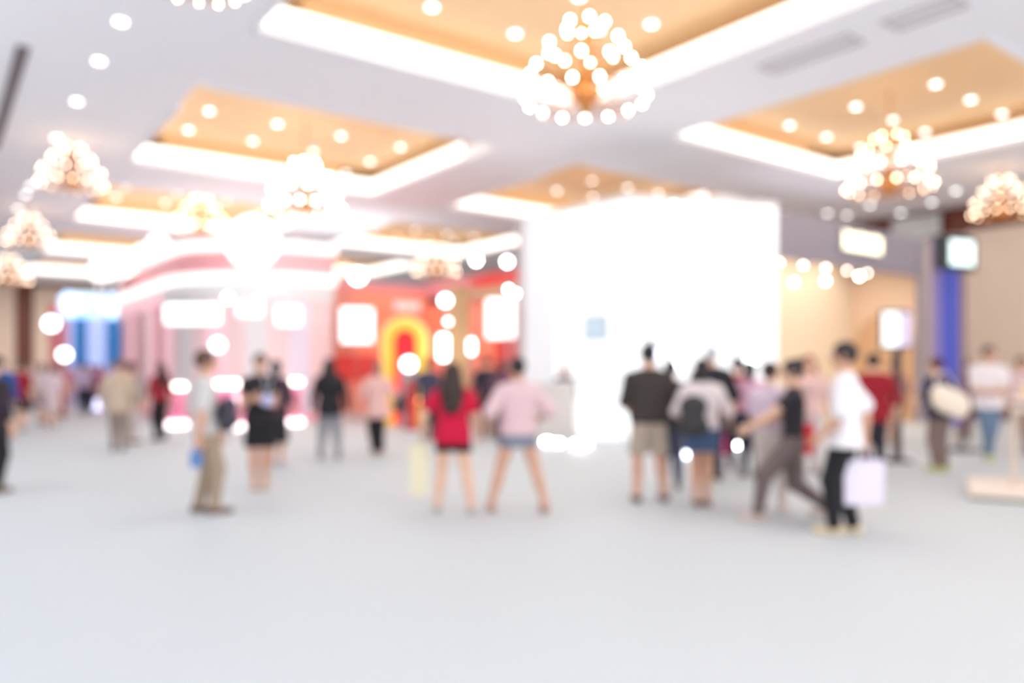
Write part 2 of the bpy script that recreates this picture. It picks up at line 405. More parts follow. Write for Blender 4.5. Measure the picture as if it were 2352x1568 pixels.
def hand_parts(wr, d, n, side, h, vox, curl):
    s = h / 1.7; d = d / np.linalg.norm(d); n = n - d * (n @ d); n /= np.linalg.norm(n); x = np.cross(d, n) * side
    g = SDF(.010)
    g.cone(wr - d * .02 * s, wr + d * .01 * s, .022 * s, .020 * s)
    base = []
    for i, (off, L) in enumerate(((.030, .068), (.010, .077), (-.010, .071), (-.029, .056))):
        b = wr + d * (.085 - abs(off) * .18) * s + x * off * s
        g.cone(wr + d * .02 * s + x * off * .45 * s, b, .0155 * s, .0115 * s)
        a1 = curl * .5; a2 = curl * 1.5
        p1 = b + (d * math.cos(a1) + n * math.sin(a1)) * L * .5 * s
        p2 = p1 + (d * math.cos(a2) + n * math.sin(a2)) * L * .45 * s
        g.cone(b, p1, .0092 * s, .0085 * s, k=.004); g.cone(p1, p2, .0085 * s, .007 * s, k=.004)
    t0 = wr + d * .022 * s + x * .022 * s; t1 = t0 + (d * .62 + x * .62 + n * .35) * .042 * s; t2 = t1 + (d * .85 + x * .15 + n * .5) * .034 * s
    g.cone(t0, t1, .0135 * s, .0105 * s, k=.008); g.cone(t1, t2, .0105 * s, .0085 * s, k=.004)
    return g.mesh(vox)
def person(label, foot, h=1.65, face=0.0, skin='light', hair='short', haircol=(38, 28, 26), top=(200, 200, 200), sleeve=.55, hem=.50,
           bottom='trousers', bcol=(60, 60, 60), bhem=.06, shoes=(120, 90, 70), lf=(0, 0), rf=(0, 0), lh=None, rh=None, lean=0.0, head=0.0,
           female=False, near=True, loose=0.0, group=None, nod=0.0, curl=.45, floor_z=0.0, boxy=0.0):
    """face: 0 looks away from the lens, 90 to picture right, 180 to the lens. lf/rf foot shift (side, ahead) as part of height. lh/rh wrist (x,y,z)/h."""
    vox = .011 if near else .0165
    root = thing('person', label, 'person', (foot[0], foot[1], floor_z), -math.radians(face), group)
    sk = mat('skin_' + skin, SKIN[skin], .55, .04, 12)
    A = lambda x, y, z: np.array((x * h, y * h, z * h), float)
    hw = .112 if female else .125
    drop = min(.06, .9 * max(0, (max(abs(lf[1]), abs(rf[1])) ** 2)) / .5)     # a stride lowers the hips
    hz = .515 - drop
    HL, HR = A(-.05, 0, hz), A(.05, 0, hz)
    FL, FR = A(-.055 + lf[0], lf[1], .046 + .03 * (lf[1] < -.12)), A(.055 + rf[0], rf[1], .046 + .03 * (rf[1] < -.12))
    KL, FL = ik(HL, FL, .242 * h, .232 * h, (0, 1, 0)); KR, FR = ik(HR, FR, .242 * h, .232 * h, (0, 1, 0))
    dz = hz - .515
    def T(x, y, z): return A(x, y + lean * max(0, z - .55), z + dz - abs(lean) * .12 * max(0, z - .55))
    SL, SR = T(-hw, 0, .788), T(hw, 0, .788)
    lh = lh or (-.17, .02, .485); rh = rh or (.17, .02, .485)
    EL, WL = ik(SL, T(*lh), .165 * h, .15 * h, (-.6, -1, -.3)); ER, WR = ik(SR, T(*rh), .165 * h, .15 * h, (.6, -1, -.3))
    ca, sa = math.cos(math.radians(head)), math.sin(math.radians(head)); hc0 = T(0, .008 + nod, .928 - abs(nod) * .3)
    RH = np.array(((ca, sa, 0), (-sa, ca, 0), (0, 0, 1.0)))     # turns head towards +x for positive
    def Hd(x, y, z): return hc0 + RH @ (np.array((x, y, z)) * h)
    wst = .060 if female else .068
    hip = .068 if female else .064
    def torso(g, inf=0.0, neck=True):
        g.cone(T(-.032, 0, .525), T(.032, 0, .525), hip * h + inf, hip * h + inf, .82)
        g.cone(T(-.028, 0, .56), T(-.024, 0, .66), wst * h + inf, wst * h * .94 + inf, .78); g.cone(T(.028, 0, .56), T(.024, 0, .66), wst * h + inf, wst * h * .94 + inf, .78)
        g.cone(T(-.03, 0, .66), T(-.042, 0, .75), .06 * h + inf, .064 * h + inf, .80); g.cone(T(.03, 0, .66), T(.042, 0, .75), .06 * h + inf, .064 * h + inf, .80)
        for sx in (-1, 1): g.cone(T(sx * .02, -.004, .806), T(sx * (hw - .018), -.004, .787), .034 * h + inf * .45, .033 * h + inf * .45, .95)
        g.cone(T(-.05, -.004, .81), T(0, -.004, .845), .026 * h + inf * .4, .028 * h + inf * .4); g.cone(T(.05, -.004, .81), T(0, -.004, .845), .026 * h + inf * .4, .028 * h + inf * .4)
        if female: g.cone(T(-.036, .045, .735), T(.036, .045, .735), .036 * h + inf, .036 * h + inf)
    def leg(g, Hh, K, F_, inf=0.0, calf=1.0, ankle=.023, upto=1.0):
        g.cone(Hh, Hh * .35 + K * .65, .054 * h + inf, .041 * h + inf); g.cone(Hh * .35 + K * .65, K, .041 * h + inf, .034 * h + inf)
        m_ = K * .68 + F_ * .32 - np.array((0, .006 * h, 0))
        g.cone(K, m_, .033 * h + inf, .034 * h * calf + inf); g.cone(m_, F_, .034 * h * calf + inf, ankle * h + inf * calf)
    # body
    g = SDF(.022); torso(g); g.cone(T(0, -.006, .82), hc0 - A(0, 0, .05), .034 * h, .031 * h)
    leg(g, HL, KL, FL); leg(g, HR, KR, FR)
    for Sx, E, Wr in ((SL, EL, WL), (SR, ER, WR)):
        g.cone(Sx, E, .031 * h, .024 * h); g.cone(E, E * .6 + Wr * .4, .025 * h, .025 * h); g.cone(E * .6 + Wr * .4, Wr, .025 * h, .0165 * h)
    toes = []
    for Fk in (FL, FR):
        f0 = Fk - A(0, .022, .0) ; f0[2] -= .022 * h; t0 = Fk + A(0, .085, 0); t0[2] = Fk[2] - .031 * h
        g.cone(f0, t0, .022 * h, .017 * h); toes.append((f0, t0))
    g.ell(hc0 + A(0, 0, .012), (.046 * h, .056 * h, .056 * h), RH, k=.012); g.ell(Hd(0, .012, -.022), (.037 * h, .044 * h, .045 * h), RH, k=.012)
    g.cone(Hd(0, .054, .006), Hd(0, .066, -.012), .006 * h, .0095 * h, k=.008)
    for sx in (-1, 1):
        g.ell(Hd(sx * .047, -.002, -.002), (.008 * h, .013 * h, .017 * h), RH, k=.006)
    parts = [g.mesh(vox)]
    dL = WL - EL; dR = WR - ER; hv = .0048 if near else .0075
    parts.append(hand_parts(WL, dL, np.array((1.0, .25, 0)), -1, h, hv, curl)); parts.append(hand_parts(WR, dR, np.array((-1.0, .25, 0)), 1, h, hv, curl))
    body = np_obj('body', parts, sk, root)
    # face
    if near or abs(((face + head) % 360) - 180) < 100:
        ew = mat('eye_white', (.85, .83, .8), .3, .02); ei = mat('eye_iris', (.05, .03, .02), .3, .1)
        for sx in (-1, 1):
            c = Hd(sx * .019, .0440, .004); m = MB(); m.ball(c, .0078 * h, 10, 6); e = m.build('eye', ew, root, True)
            c = Hd(sx * .019, .0486, .004); m = MB(); m.ball(c, .0044 * h, 8, 6); m.build('iris', ei, e, True)
        m = MB(); m.ball((0, 0, 0), (.015 * h, .006 * h, .0045 * h), 10, 6, Matrix.Translation(Hd(0, .0525, -.033)) @ Matrix(RH).to_4x4()); m.build('lips', mat('lips', srgb(176, 92, 84), .5), root, True)
    # hair
    if hair != 'none':
        g = SDF(.012)
        g.ell(hc0 + RH @ A(0, -.008, .018), (.0535 * h, .0625 * h, .062 * h), RH)
        if hair == 'long':
            g.cone(Hd(0, -.030, 0), T(0, -.050 + nod * .5, .80), .062 * h, .084 * h, .66); g.cone(T(0, -.052 + nod * .5, .80), T(0, -.068, .72), .084 * h, .066 * h, .5)
        if hair == 'bob': g.cone(Hd(0, -.018, -.01), Hd(0, -.02, -.05), .050 * h, .048 * h)
        if hair == 'bun': g.ell(Hd(0, -.05, .062), (.026 * h,) * 3)
        if hair == 'tuft': g.cone(Hd(.0, -.01, .065), Hd(.022, -.01, .098), .022 * h, .012 * h)
        g.ell(Hd(0, .066, -.022), (.043 * h, .045 * h, .062 * h), RH, neg=True)
        if hair in ('short', 'tuft', 'bun'): g.ell(Hd(0, .03, -.062), (.09 * h, .07 * h, .05 * h), RH, neg=True)
        np_obj('hair', [g.mesh(vox * .8)], mat('hair_%d_%d_%d' % haircol, srgb(*haircol), .6, .15, 60), root)
    # upper garment
    inf = .015 * h + loose * .009
    if top is not None:
        g = SDF(.024); torso(g, inf)
        for Sx, E, Wr in ((SL, EL, WL), (SR, ER, WR)):
            if sleeve <= 1:
                g.cone(Sx, Sx + (E - Sx) * max(sleeve, .12), .034 * h + loose * .004, (.033 + .012 * boxy) * h + loose * .01)
            else:
                g.cone(Sx, E, .037 * h, .034 * h); g.cone(E, E + (Wr - E) * min(1, (sleeve - 1)), .034 * h, .026 * h)
        if hem < .50: g.cone(T(-.03, 0, .54), T(-.034, 0, hem - .02), hip * h + inf, hip * h + inf * (1.2 + boxy), .85); g.cone(T(.03, 0, .54), T(.034, 0, hem - .02), hip * h + inf, hip * h + inf * (1.2 + boxy), .85)
        if boxy: g.cone(T(-.045, 0, .54), T(-.045, 0, .74), .074 * h, .07 * h, .85); g.cone(T(.045, 0, .54), T(.045, 0, .74), .074 * h, .07 * h, .85)
        g.plane((0, 0, -1), -(hem + dz) * h); g.plane((0, 0, 1), T(0, 0, .845)[2])
        np_obj('jacket' if sleeve > 1.5 else 'shirt', [g.mesh(vox)], cloth('%d_%d_%d' % tuple(top), top), root)
    # lower garment
    g = SDF(.02); inf2 = .006 * h
    if bottom in ('trousers', 'shorts'):
        g.cone(T(-.032, 0, .53), T(.032, 0, .53), hip * h + inf2, hip * h + inf2, .82); g.cone(T(-.03, 0, .57), T(.03, 0, .57), wst * h + inf2 * .8, wst * h + inf2 * .8, .8)
        wide = .012 if bottom == 'shorts' else 0.004
        for Hh, K, F_ in ((HL, KL, FL), (HR, KR, FR)):
            g.cone(Hh, K, .056 * h + inf2, (.042 + wide) * h + inf2)
            if bottom == 'trousers': g.cone(K, F_ + A(0, 0, .005), .043 * h + inf2, .026 * h + inf2 * .8 + loose * .006)
        if bottom == 'shorts': g.plane((0, 0, -1), -bhem * h)
        g.plane((0, 0, 1), T(0, 0, .60)[2])
    else:
        w2 = .075 + .10 * (.53 - bhem) * .5
        for sx in (-1, 1):
            g.cone(T(sx * .028, 0, .59), T(sx * .030, 0, .53), wst * h + inf2 * .6, hip * h + inf2, .82); g.cone(T(sx * .030, 0, .53), A(sx * .035, 0, bhem - .03), hip * h + inf2, w2 * h, .86)
        for Hh, K in ((HL, KL), (HR, KR)): g.cone(Hh, K, .054 * h + inf2, .042 * h + inf2)
        g.plane((0, 0, -1), -bhem * h); g.plane((0, 0, 1), T(0, 0, .60)[2])
    np_obj({'trousers': 'trousers', 'shorts': 'shorts'}.get(bottom, 'skirt'), [g.mesh(vox)], cloth('%d_%d_%d' % tuple(bcol), bcol), root)
    # shoes
    sm = mat('shoe_%d_%d_%d' % tuple(shoes), srgb(*shoes), .5, .08, 20)
    for (f0, t0), Fk in zip(toes, (FL, FR)):
        g = SDF(.014); g.cone(f0, t0 + A(0, .006, 0), .027 * h, .022 * h); g.cone(f0 + A(0, 0, .0), Fk + A(0, -.004, -.012), .026 * h, .025 * h)
        g.cone(f0 - A(0, 0, .012), t0 - A(0, 0, .006), .02 * h, .02 * h); base = Fk[2] - .0455 * h
        g.plane((0, 0, -1), -max(.002, base)); g.plane((0, 0, 1), Fk[2] - .001 * h)
        np_obj('shoe', [g.mesh(.009 if near else .013)], sm, root)
    M = Matrix.Translation((foot[0], foot[1], floor_z)) @ Matrix.Rotation(-math.radians(face), 4, 'Z')
    root['_x'] = 0; del root['_x']
    return dict(root=root, lw=M @ Vector(WL), rw=M @ Vector(WR), M=M, T=lambda x, y, z: M @ Vector(T(x, y, z)), h=h, hd=lambda x, y, z: M @ Vector(Hd(x, y, z)))
def paper_bag(label, top_c, w, hgt, dep, rz, m, cat='bag', name='shopping_bag', handle=.14):
    t = thing(name, label, cat, (top_c[0], top_c[1], top_c[2] - hgt - handle), rz)
    b = MB()
    o_ = [(-w / 2, -dep / 2), (w / 2, -dep / 2), (w / 2, dep / 2), (-w / 2, dep / 2)]
    vs = [(x * .94, y * .9, 0) for x, y in o_] + [(x, y, hgt) for x, y in o_] + [(x * .97, y * .92, hgt) for x, y in o_] + [(x * .9, y * .85, .01) for x, y in o_]
    fs = [(3, 2, 1, 0)] + [(i, (i + 1) % 4, 4 + (i + 1) % 4, 4 + i) for i in range(4)] + [(4 + i, 4 + (i + 1) % 4, 8 + (i + 1) % 4, 8 + i) for i in range(4)] + [(8 + i, 8 + (i + 1) % 4, 12 + (i + 1) % 4, 12 + i) for i in range(4)] + [(12, 13, 14, 15)]
    b.add(vs, fs); b.build('bag_body', m, t)
    for sy in (-1, 1):
        q = MB(); q.tube([(-w * .22, sy * dep * .44, hgt - .03), (-w * .2, sy * dep * .3, hgt + handle * .6), (-w * .05, 0, hgt + handle), (w * .05, 0, hgt + handle), (w * .2, sy * dep * .3, hgt + handle * .6), (w * .22, sy * dep * .44, hgt - .03)], .006, 6)
        q.build('handle', m, t, True)
    return t
def backpack(label, c, rz, col, sc=1.0, tilt=0.0):
    t = thing('backpack', label, 'backpack', c, rz); m_ = cloth('%d_%d_%d' % tuple(col), col)
    g = SDF(.03); g.cone((-.08 * sc, 0, .08 * sc), (.08 * sc, 0, .08 * sc), .09 * sc, .09 * sc, .75); g.cone((-.06 * sc, 0, .30 * sc), (.06 * sc, 0, .30 * sc), .085 * sc, .085 * sc, .7)
    g.cone((0, 0, .1 * sc), (0, 0, .3 * sc), .12 * sc, .12 * sc, .6)
    np_obj('sack', [g.mesh(.014)], m_, t)
    g = SDF(.02); g.cone((-.05 * sc, -.075 * sc, .12 * sc), (.05 * sc, -.075 * sc, .12 * sc), .06 * sc, .06 * sc, .5); np_obj('front_pocket', [g.mesh(.014)], m_, t)
    for sx in (-1, 1):
        q = MB(); q.tube([(sx * .06 * sc, .02, .33 * sc), (sx * .07 * sc, .07, .36 * sc), (sx * .08 * sc, .10, .30 * sc), (sx * .09 * sc, .12, .14 * sc), (sx * .08 * sc, .05, .06 * sc)], .014, 6); q.build('strap', m_, t, True)
    return t
def feet(px, fy): v = onfloor(px, fy); return (v.x, v.y)

# ------------------------------------------------------------------ nearer figures
P = {}
P['tanman'] = person('man in pale grey shirt and tan trousers standing sideways at left', feet(470, 1178), 1.69, 62, 'tan', 'short', (84, 58, 46), top=(214, 208, 206), sleeve=.8, hem=.49,
       bottom='trousers', bcol=(168, 146, 124), shoes=(120, 96, 80), lf=(0, -.03), rf=(.01, .05), rh=(.17, -.05, .48), lh=(-.13, .09, .48), lean=.0, loose=.8)
P['blackdress'] = person('woman in black knee-length dress with nude shoes, arms raised to a phone', feet(598, 1122), 1.68, 165, 'tan', 'short', (60, 40, 38), top=(34, 30, 38), sleeve=.35, hem=.48,
       bottom='skirt', bcol=(24, 22, 28), bhem=.31, shoes=(214, 180, 160), lh=(-.02, .15, .66), rh=(.05, .14, .68), female=True, lf=(.02, 0), rf=(-.015, .02))
P['blackdress2'] = person('person in dark plum top and black skirt behind the woman in black dress', feet(634, 1068), 1.62, 10, 'tan', 'bob', (36, 30, 36), top=(72, 50, 66), sleeve=1.4, hem=.47,
       bottom='skirt', bcol=(30, 28, 34), bhem=.22, shoes=(200, 190, 200), female=True, near=False)
P['blackcoat'] = person('woman in black jacket with long black hair and grey trousers, from behind', feet(757, 1053), 1.66, 355, 'light', 'long', (24, 20, 26), top=(36, 33, 40), sleeve=1.9, hem=.43,
       bottom='trousers', bcol=(150, 152, 160), shoes=(130, 130, 135), female=True, lf=(-.03, 0), rf=(.03, 0), loose=.6)
P['pinkcoat'] = person('woman in loose peach-pink top and black trousers, left of the yellow arch', feet(866, 1044), 1.62, 330, 'light', 'bob', (170, 110, 104), top=(232, 184, 178), sleeve=1.5, hem=.40,
       bottom='trousers', bcol=(26, 24, 28), shoes=(225, 195, 180), female=True, loose=1.9, lf=(.035, .02), rf=(-.03, -.05), boxy=.9, lh=(-.21, .05, .52), rh=(.21, .05, .52))
P['redtee'] = person('girl in crimson top and black shorts with long dark hair, from behind', feet(1040, 1176), 1.56, 2, 'light', 'long', (54, 34, 30), top=(206, 6, 58), sleeve=.62, hem=.46,
       bottom='shorts', bcol=(30, 22, 26), bhem=.405, shoes=(188, 180, 172), female=True, lf=(-.05, .02), rf=(.075, -.04), lh=(-.20, .05, .53), rh=(.17, .06, .51), loose=.7, head=5)
P['pinkblouse'] = person('woman in dusty-pink blouse and blue-grey skirt, legs apart, from behind', feet(1190, 1176), 1.62, 350, 'tan', 'short', (40, 34, 36), top=(226, 192, 196), sleeve=1.0, hem=.50,
       bottom='skirt', bcol=(128, 134, 150), bhem=.42, shoes=(196, 148, 130), female=True, lf=(-.115, .04), rf=(.115, -.04), lh=(-.18, .05, .54), rh=(.17, .10, .60), loose=1.2, boxy=.7, nod=.01)
P['shortsman'] = person('man in dark brown jacket and beige shorts with a topknot, from behind', feet(1490, 1152), 1.77, 356, 'tan', 'tuft', (24, 26, 34), top=(62, 54, 52), sleeve=1.3, hem=.50,
       bottom='shorts', bcol=(186, 168, 152), bhem=.30, shoes=(112, 92, 82), lf=(-.02, 0), rf=(.05, .02), lh=(-.10, .17, .58), rh=(.10, .17, .60), loose=1.6, boxy=.7)
P['denim'] = person('woman in cream blouse and short blue denim skirt, bare legs together', feet(1612, 1162), 1.60, 5, 'tan', 'bob', (44, 34, 38), top=(232, 218, 218), sleeve=1.1, hem=.53,
       bottom='skirt', bcol=(66, 88, 122), bhem=.37, shoes=(130, 96, 84), female=True, lf=(.02, 0), rf=(-.02, .01), lh=(-.13, .10, .60), rh=(.12, .13, .62), loose=.8)
P['lavender'] = person('person in lavender top and cream trousers beside the striding walker', feet(1768, 1176), 1.58, 40, 'light', 'short', (58, 38, 38), top=(226, 206, 222), sleeve=.7, hem=.54,
       bottom='trousers', bcol=(226, 212, 204), shoes=(220, 204, 196), female=True, lh=(-.05, .16, .64), rh=(.08, .15, .64), loose=.8, lf=(0, -.06), rf=(0, .08))
P['walker'] = person('person in black top and taupe trousers mid-stride, arm stretched to the left', feet(1822, 1196), 1.68, 285, 'light', 'bun', (34, 28, 30), top=(44, 40, 46), sleeve=.45, hem=.56,
       bottom='trousers', bcol=(118, 102, 100), shoes=(214, 190, 180), female=True, lf=(0, .20), rf=(0, -.20), lh=(-.05, .25, .60), rh=(.1, .22, .60), loose=.3)
P['whitetee'] = person('man in oversized white tee and black trousers walking with a pale bag', feet(1942, 1226), 1.74, 300, 'tan', 'short', (38, 32, 34), top=(246, 240, 244), sleeve=.85, hem=.46,
       bottom='trousers', bcol=(26, 25, 30), shoes=(226, 206, 172), lf=(.01, .05), rf=(-.01, -.03), rh=(.17, -.08, .50), lh=(-.13, .10, .52), loose=1.4, boxy=.9, head=-5)
# things in hands and on shoulders
bp = mat('lilac_paper', srgb(232, 222, 240), .6, .03)
paper_bag('pale lilac shopping bag hanging from the hand of the man in white tee', P['whitetee']['rw'] + Vector((-.10, -.12, -.06)), .40, .40, .12, .15, bp)
paper_bag('bright red bag carried at the side of the striding person', P['walker']['M'] @ Vector((.30, -.12, 1.03)), .20, .30, .1, .4, cloth('198_18_44', (205, 18, 44)), handle=.10)
paper_bag('long cream tote bag hanging beside the girl in crimson top', P['redtee']['lw'] + Vector((-.05, 0, -.08)), .20, .52, .08, .1, mat('cream_cloth', srgb(238, 228, 196), .8), name='tote_bag', handle=.05)
paper_bag('small blue bag in the hand of the man in tan trousers', P['tanman']['rw'] + Vector((-0.02, -.03, -.08)), .10, .15, .06, 1.2, cloth('96_140_200', (96, 140, 200)), handle=.06)
backpack('dark grey sling backpack at the hip of the man in tan trousers', P['tanman']['T'](.02, -.0, .52) + Vector((.27, -.05, .02)), 1.3, (70, 66, 78), .75)
backpack('dark grey backpack low on the back of the woman in denim skirt', P['denim']['T'](-.08, -.175, .50), .0, (62, 60, 62), 1.0)
backpack('dark bag at the right side of the woman in peach-pink top', P['pinkcoat']['T'](.27, 0.0, .46), .4, (66, 62, 68), .75)
backpack('black shoulder bag hanging left of the woman in black dress', P['blackdress']['T'](.25, .02, .44), .2, (26, 24, 30), .85)

# ------------------------------------------------------------------ farther figures
def far(label, px, fy, h, face, **kw):
    kw.setdefault('near', False); return person(label, feet(px, fy), h, face, **kw)
far('dark-dressed person partly hidden right of the yellow arch', 984, 1010, 1.70, 20, hair='short', top=(72, 70, 92), sleeve=1.9, hem=.44, bcol=(50, 48, 60), loose=.5)
far('person in black jacket behind the woman in dusty-pink blouse, left one', 1118, 1004, 1.76, 340, hair='short', top=(50, 46, 62), sleeve=1.9, hem=.44, bcol=(46, 44, 54), loose=.6)
far('person in plum top behind the woman in dusty-pink blouse, right one', 1152, 1012, 1.66, 20, hair='bob', top=(110, 74, 92), sleeve=1.6, hem=.44, bcol=(50, 46, 56), female=True)
far('staff member with black hair standing behind the beige counter', 1297, 1004, 1.58, 185, hair='bob', haircol=(46, 36, 50), top=(84, 66, 84), sleeve=1.5, female=True, bcol=(60, 56, 66))
far('dark-clothed person close at the right of the topknot man', 1541, 1120, 1.60, 10, hair='short', haircol=(22, 24, 30), top=(48, 44, 46), sleeve=1.6, hem=.46, bcol=(70, 72, 96), loose=.6)
far('broad man in black shirt behind the woman in denim skirt', 1634, 1102, 1.80, 350, hair='short', haircol=(206, 204, 214), top=(30, 28, 34), sleeve=1.0, hem=.50, bcol=(60, 58, 70), loose=1.6, boxy=1)
far('person in dark red top behind the lavender top, near the magenta stand', 1694, 1082, 1.66, 20, hair='short', haircol=(24, 24, 36), top=(152, 22, 44), sleeve=.9, hem=.52, bcol=(44, 46, 62), female=True)
far('person in navy trousers and pink top left of the lavender top', 1722, 1096, 1.60, 30, hair='bob', top=(214, 160, 184), sleeve=.8, hem=.56, bcol=(44, 48, 66), female=True)
far('woman in pale pink top behind the striding person', 1858, 1086, 1.68, 200, hair='long', haircol=(150, 70, 60), top=(226, 186, 180), sleeve=1.3, hem=.5, bcol=(206, 190, 190), female=True)
far('man in blood-red shirt behind the man in white tee', 2006, 1090, 1.70, 15, hair='short', haircol=(34, 24, 26), top=(150, 14, 34), sleeve=1.4, hem=.44, bcol=(44, 40, 50), loose=.8)
far('person in rose top and red shorts with bare legs near the totem screen', 2056, 1020, 1.66, 340, skin='tan', hair='short', top=(198, 140, 134), sleeve=1.1, bottom='shorts', bcol=(160, 44, 56), bhem=.36, shoes=(190, 160, 140))
navy = far('person in navy top and brown trousers with a cream bundle, lime shoes', 2160, 1082, 1.66, 335, hair='short', haircol=(96, 50, 56), top=(26, 38, 74), sleeve=1.2, hem=.47, bcol=(132, 110, 104), shoes=(202, 206, 120), lean=.10, lh=(-.12, .14, .62), loose=.8, near=True)
far('person in maroon top with bare arms between the navy and the white shirt', 2214, 1010, 1.70, 10, skin='dark', hair='short', top=(128, 92, 88), sleeve=.7, bcol=(92, 44, 52))
far('tall man in white shirt and blue jeans with lime shoes at right', 2270, 1056, 1.86, 190, skin='tan', hair='short', haircol=(70, 46, 56), top=(238, 226, 228), sleeve=.9, hem=.45, bcol=(104, 124, 150), shoes=(206, 210, 130), lf=(.06, 0), rf=(-.06, 0), lh=(-.04, .18, .62), rh=(.06, .18, .60), loose=1.2, near=True)
far('person in rose shirt cut by the right picture edge', 2346, 1040, 1.70, 200, skin='tan', hair='short', top=(220, 190, 192), sleeve=.9, hem=.5, bcol=(170, 140, 130))
m = mat('cream_cloth', srgb(238, 228, 196), .8)
# cream bundle under the arm of the person in navy
t = thing('tote_bag', 'big cream cloth bag slung across the back of the person in navy', 'bag', navy['T'](-.12, -.19, .60), .15)
g = SDF(.04); g.cone((-.17, 0, .16), (.15, 0, .03), .12, .12, .5); g.cone((-.15, 0, .02), (.13, 0, -.08), .12, .13, .5); g.cone((-.17, 0, .1), (.14, 0, -.02), .13, .13, .5); np_obj('bag_body', [g.mesh(.015)], mat('ivory_cloth', srgb(244, 226, 208), .8), t)
q = MB(); q.tube([(-.2, .05, .2), (-.12, .14, .42), (.06, .18, .46), (.2, .08, .14)], .012, 6); q.build('strap', mat('ivory_cloth', (1, 1, 1)), t, True)
# left side
far('man in tan jacket standing left of the pink booth', 272, 1034, 1.66, 345, hair='short', haircol=(120, 92, 76), top=(206, 182, 160), sleeve=1.8, hem=.42, bcol=(158, 140, 130), shoes=(140, 124, 116), lf=(0, .03), rf=(0, -.03), loose=.9)
far('person with grey backpack-coloured top right of the tan jacket man', 300, 1018, 1.62, 20, hair='short', haircol=(40, 40, 42), top=(150, 140, 138), sleeve=1.6, hem=.46, bcol=(214, 200, 198), loose=.5)
far('woman in dark red top and black trousers right of the tan pair', 368, 1010, 1.62, 300, hair='long', haircol=(64, 24, 30), top=(168, 44, 58), sleeve=1.4, hem=.50, bcol=(28, 24, 28), female=True, shoes=(60, 50, 50))
far('person in red shirt and black shorts at the far left', 46, 990, 1.66, 10, hair='short', haircol=(50, 52, 46), top=(160, 18, 38), sleeve=.9, hem=.47, bottom='shorts', bcol=(28, 24, 28), bhem=.30, shoes=(160, 170, 180), loose=1.0, boxy=.5)
far('person in blue jacket cut by the left picture edge', 2, 1010, 1.70, 350, hair='short', top=(24, 84, 160), sleeve=1.9, hem=.42, bcol=(40, 30, 44), loose=.6)
far('person in black trousers half outside the left picture edge, nearest', -18, 1132, 1.66, 20, hair='short', top=(52, 40, 48), sleeve=1.6, hem=.44, bcol=(30, 24, 28), near=True, loose=.5)
far('person in cream top and grey skirt, left crowd', 96, 972, 1.64, 15, hair='bob', haircol=(120, 90, 96), top=(232, 212, 206), sleeve=1.0, bottom='skirt', bcol=(150, 140, 148), bhem=.3, female=True)
far('person in pale pink dress in the left crowd', 120, 980, 1.60, 330, hair='bob', haircol=(110, 80, 80), top=(226, 206, 214), sleeve=1.0, bottom='skirt', bcol=(224, 206, 210), bhem=.25, female=True)
far('person in salmon clothes in the left crowd', 146, 958, 1.66, 190, hair='short', top=(206, 124, 122), sleeve=1.0, bcol=(196, 120, 116))
far('person in lilac shirt and navy trousers before the blue stall', 190, 950, 1.66, 340, hair='short', haircol=(80, 60, 80), top=(196, 178, 208), sleeve=1.0, bcol=(40, 36, 62))
far('person in navy suit at the foot of the blue stall', 206, 946, 1.60, 20, hair='short', top=(60, 46, 84), sleeve=1.9, bcol=(46, 34, 60))
far('person in magenta top right of the blue stall', 226, 944, 1.62, 200, hair='bob', haircol=(70, 50, 80), top=(214, 96, 142), sleeve=1.0, bcol=(150, 130, 190), female=True)
far('person in white shirt in the deep left crowd', 72, 944, 1.68, 200, hair='short', haircol=(70, 60, 60), top=(220, 190, 196), sleeve=1.0, bcol=(120, 100, 120))

# ================================================================== BOOTHS
white_p = mat('white_laminate', srgb(250, 250, 252), .4, .01)
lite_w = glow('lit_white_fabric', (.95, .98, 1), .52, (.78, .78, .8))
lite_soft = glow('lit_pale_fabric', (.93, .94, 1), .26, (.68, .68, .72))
screen_w = glow('screen_white', (1, 1, 1), 1.8, (.1, .1, .1))
black_m = mat('black_plastic', (.02, .02, .022), .5)
steel = mat('grey_steel', (.35, .35, .37), .4, .05, 10, .6)
def wallbox(o_parent, name, m, p0, p1, z0, z1, th=.08, z1b=None):
    """upright slab from plan point p0 to p1 with a thickness behind it"""
    p0 = Vector((p0[0], p0[1], 0)); p1 = Vector((p1[0], p1[1], 0)); d = (p1 - p0).normalized(); n = Vector((-d.y, d.x, 0)) * th
    vs = []
    z1b = z1 if z1b is None else z1b
    for p, zt in ((p0, z1), (p1, z1b), (p1 + n, z1b), (p0 + n, z1)): vs += [(p.x, p.y, z0), (p.x, p.y, zt)]
    b = MB(); b.add(vs, [(0, 2, 3, 1), (2, 4, 5, 3), (4, 6, 7, 5), (6, 0, 1, 7), (1, 3, 5, 7), (0, 6, 4, 2)]); return b.build(name, m, o_parent)
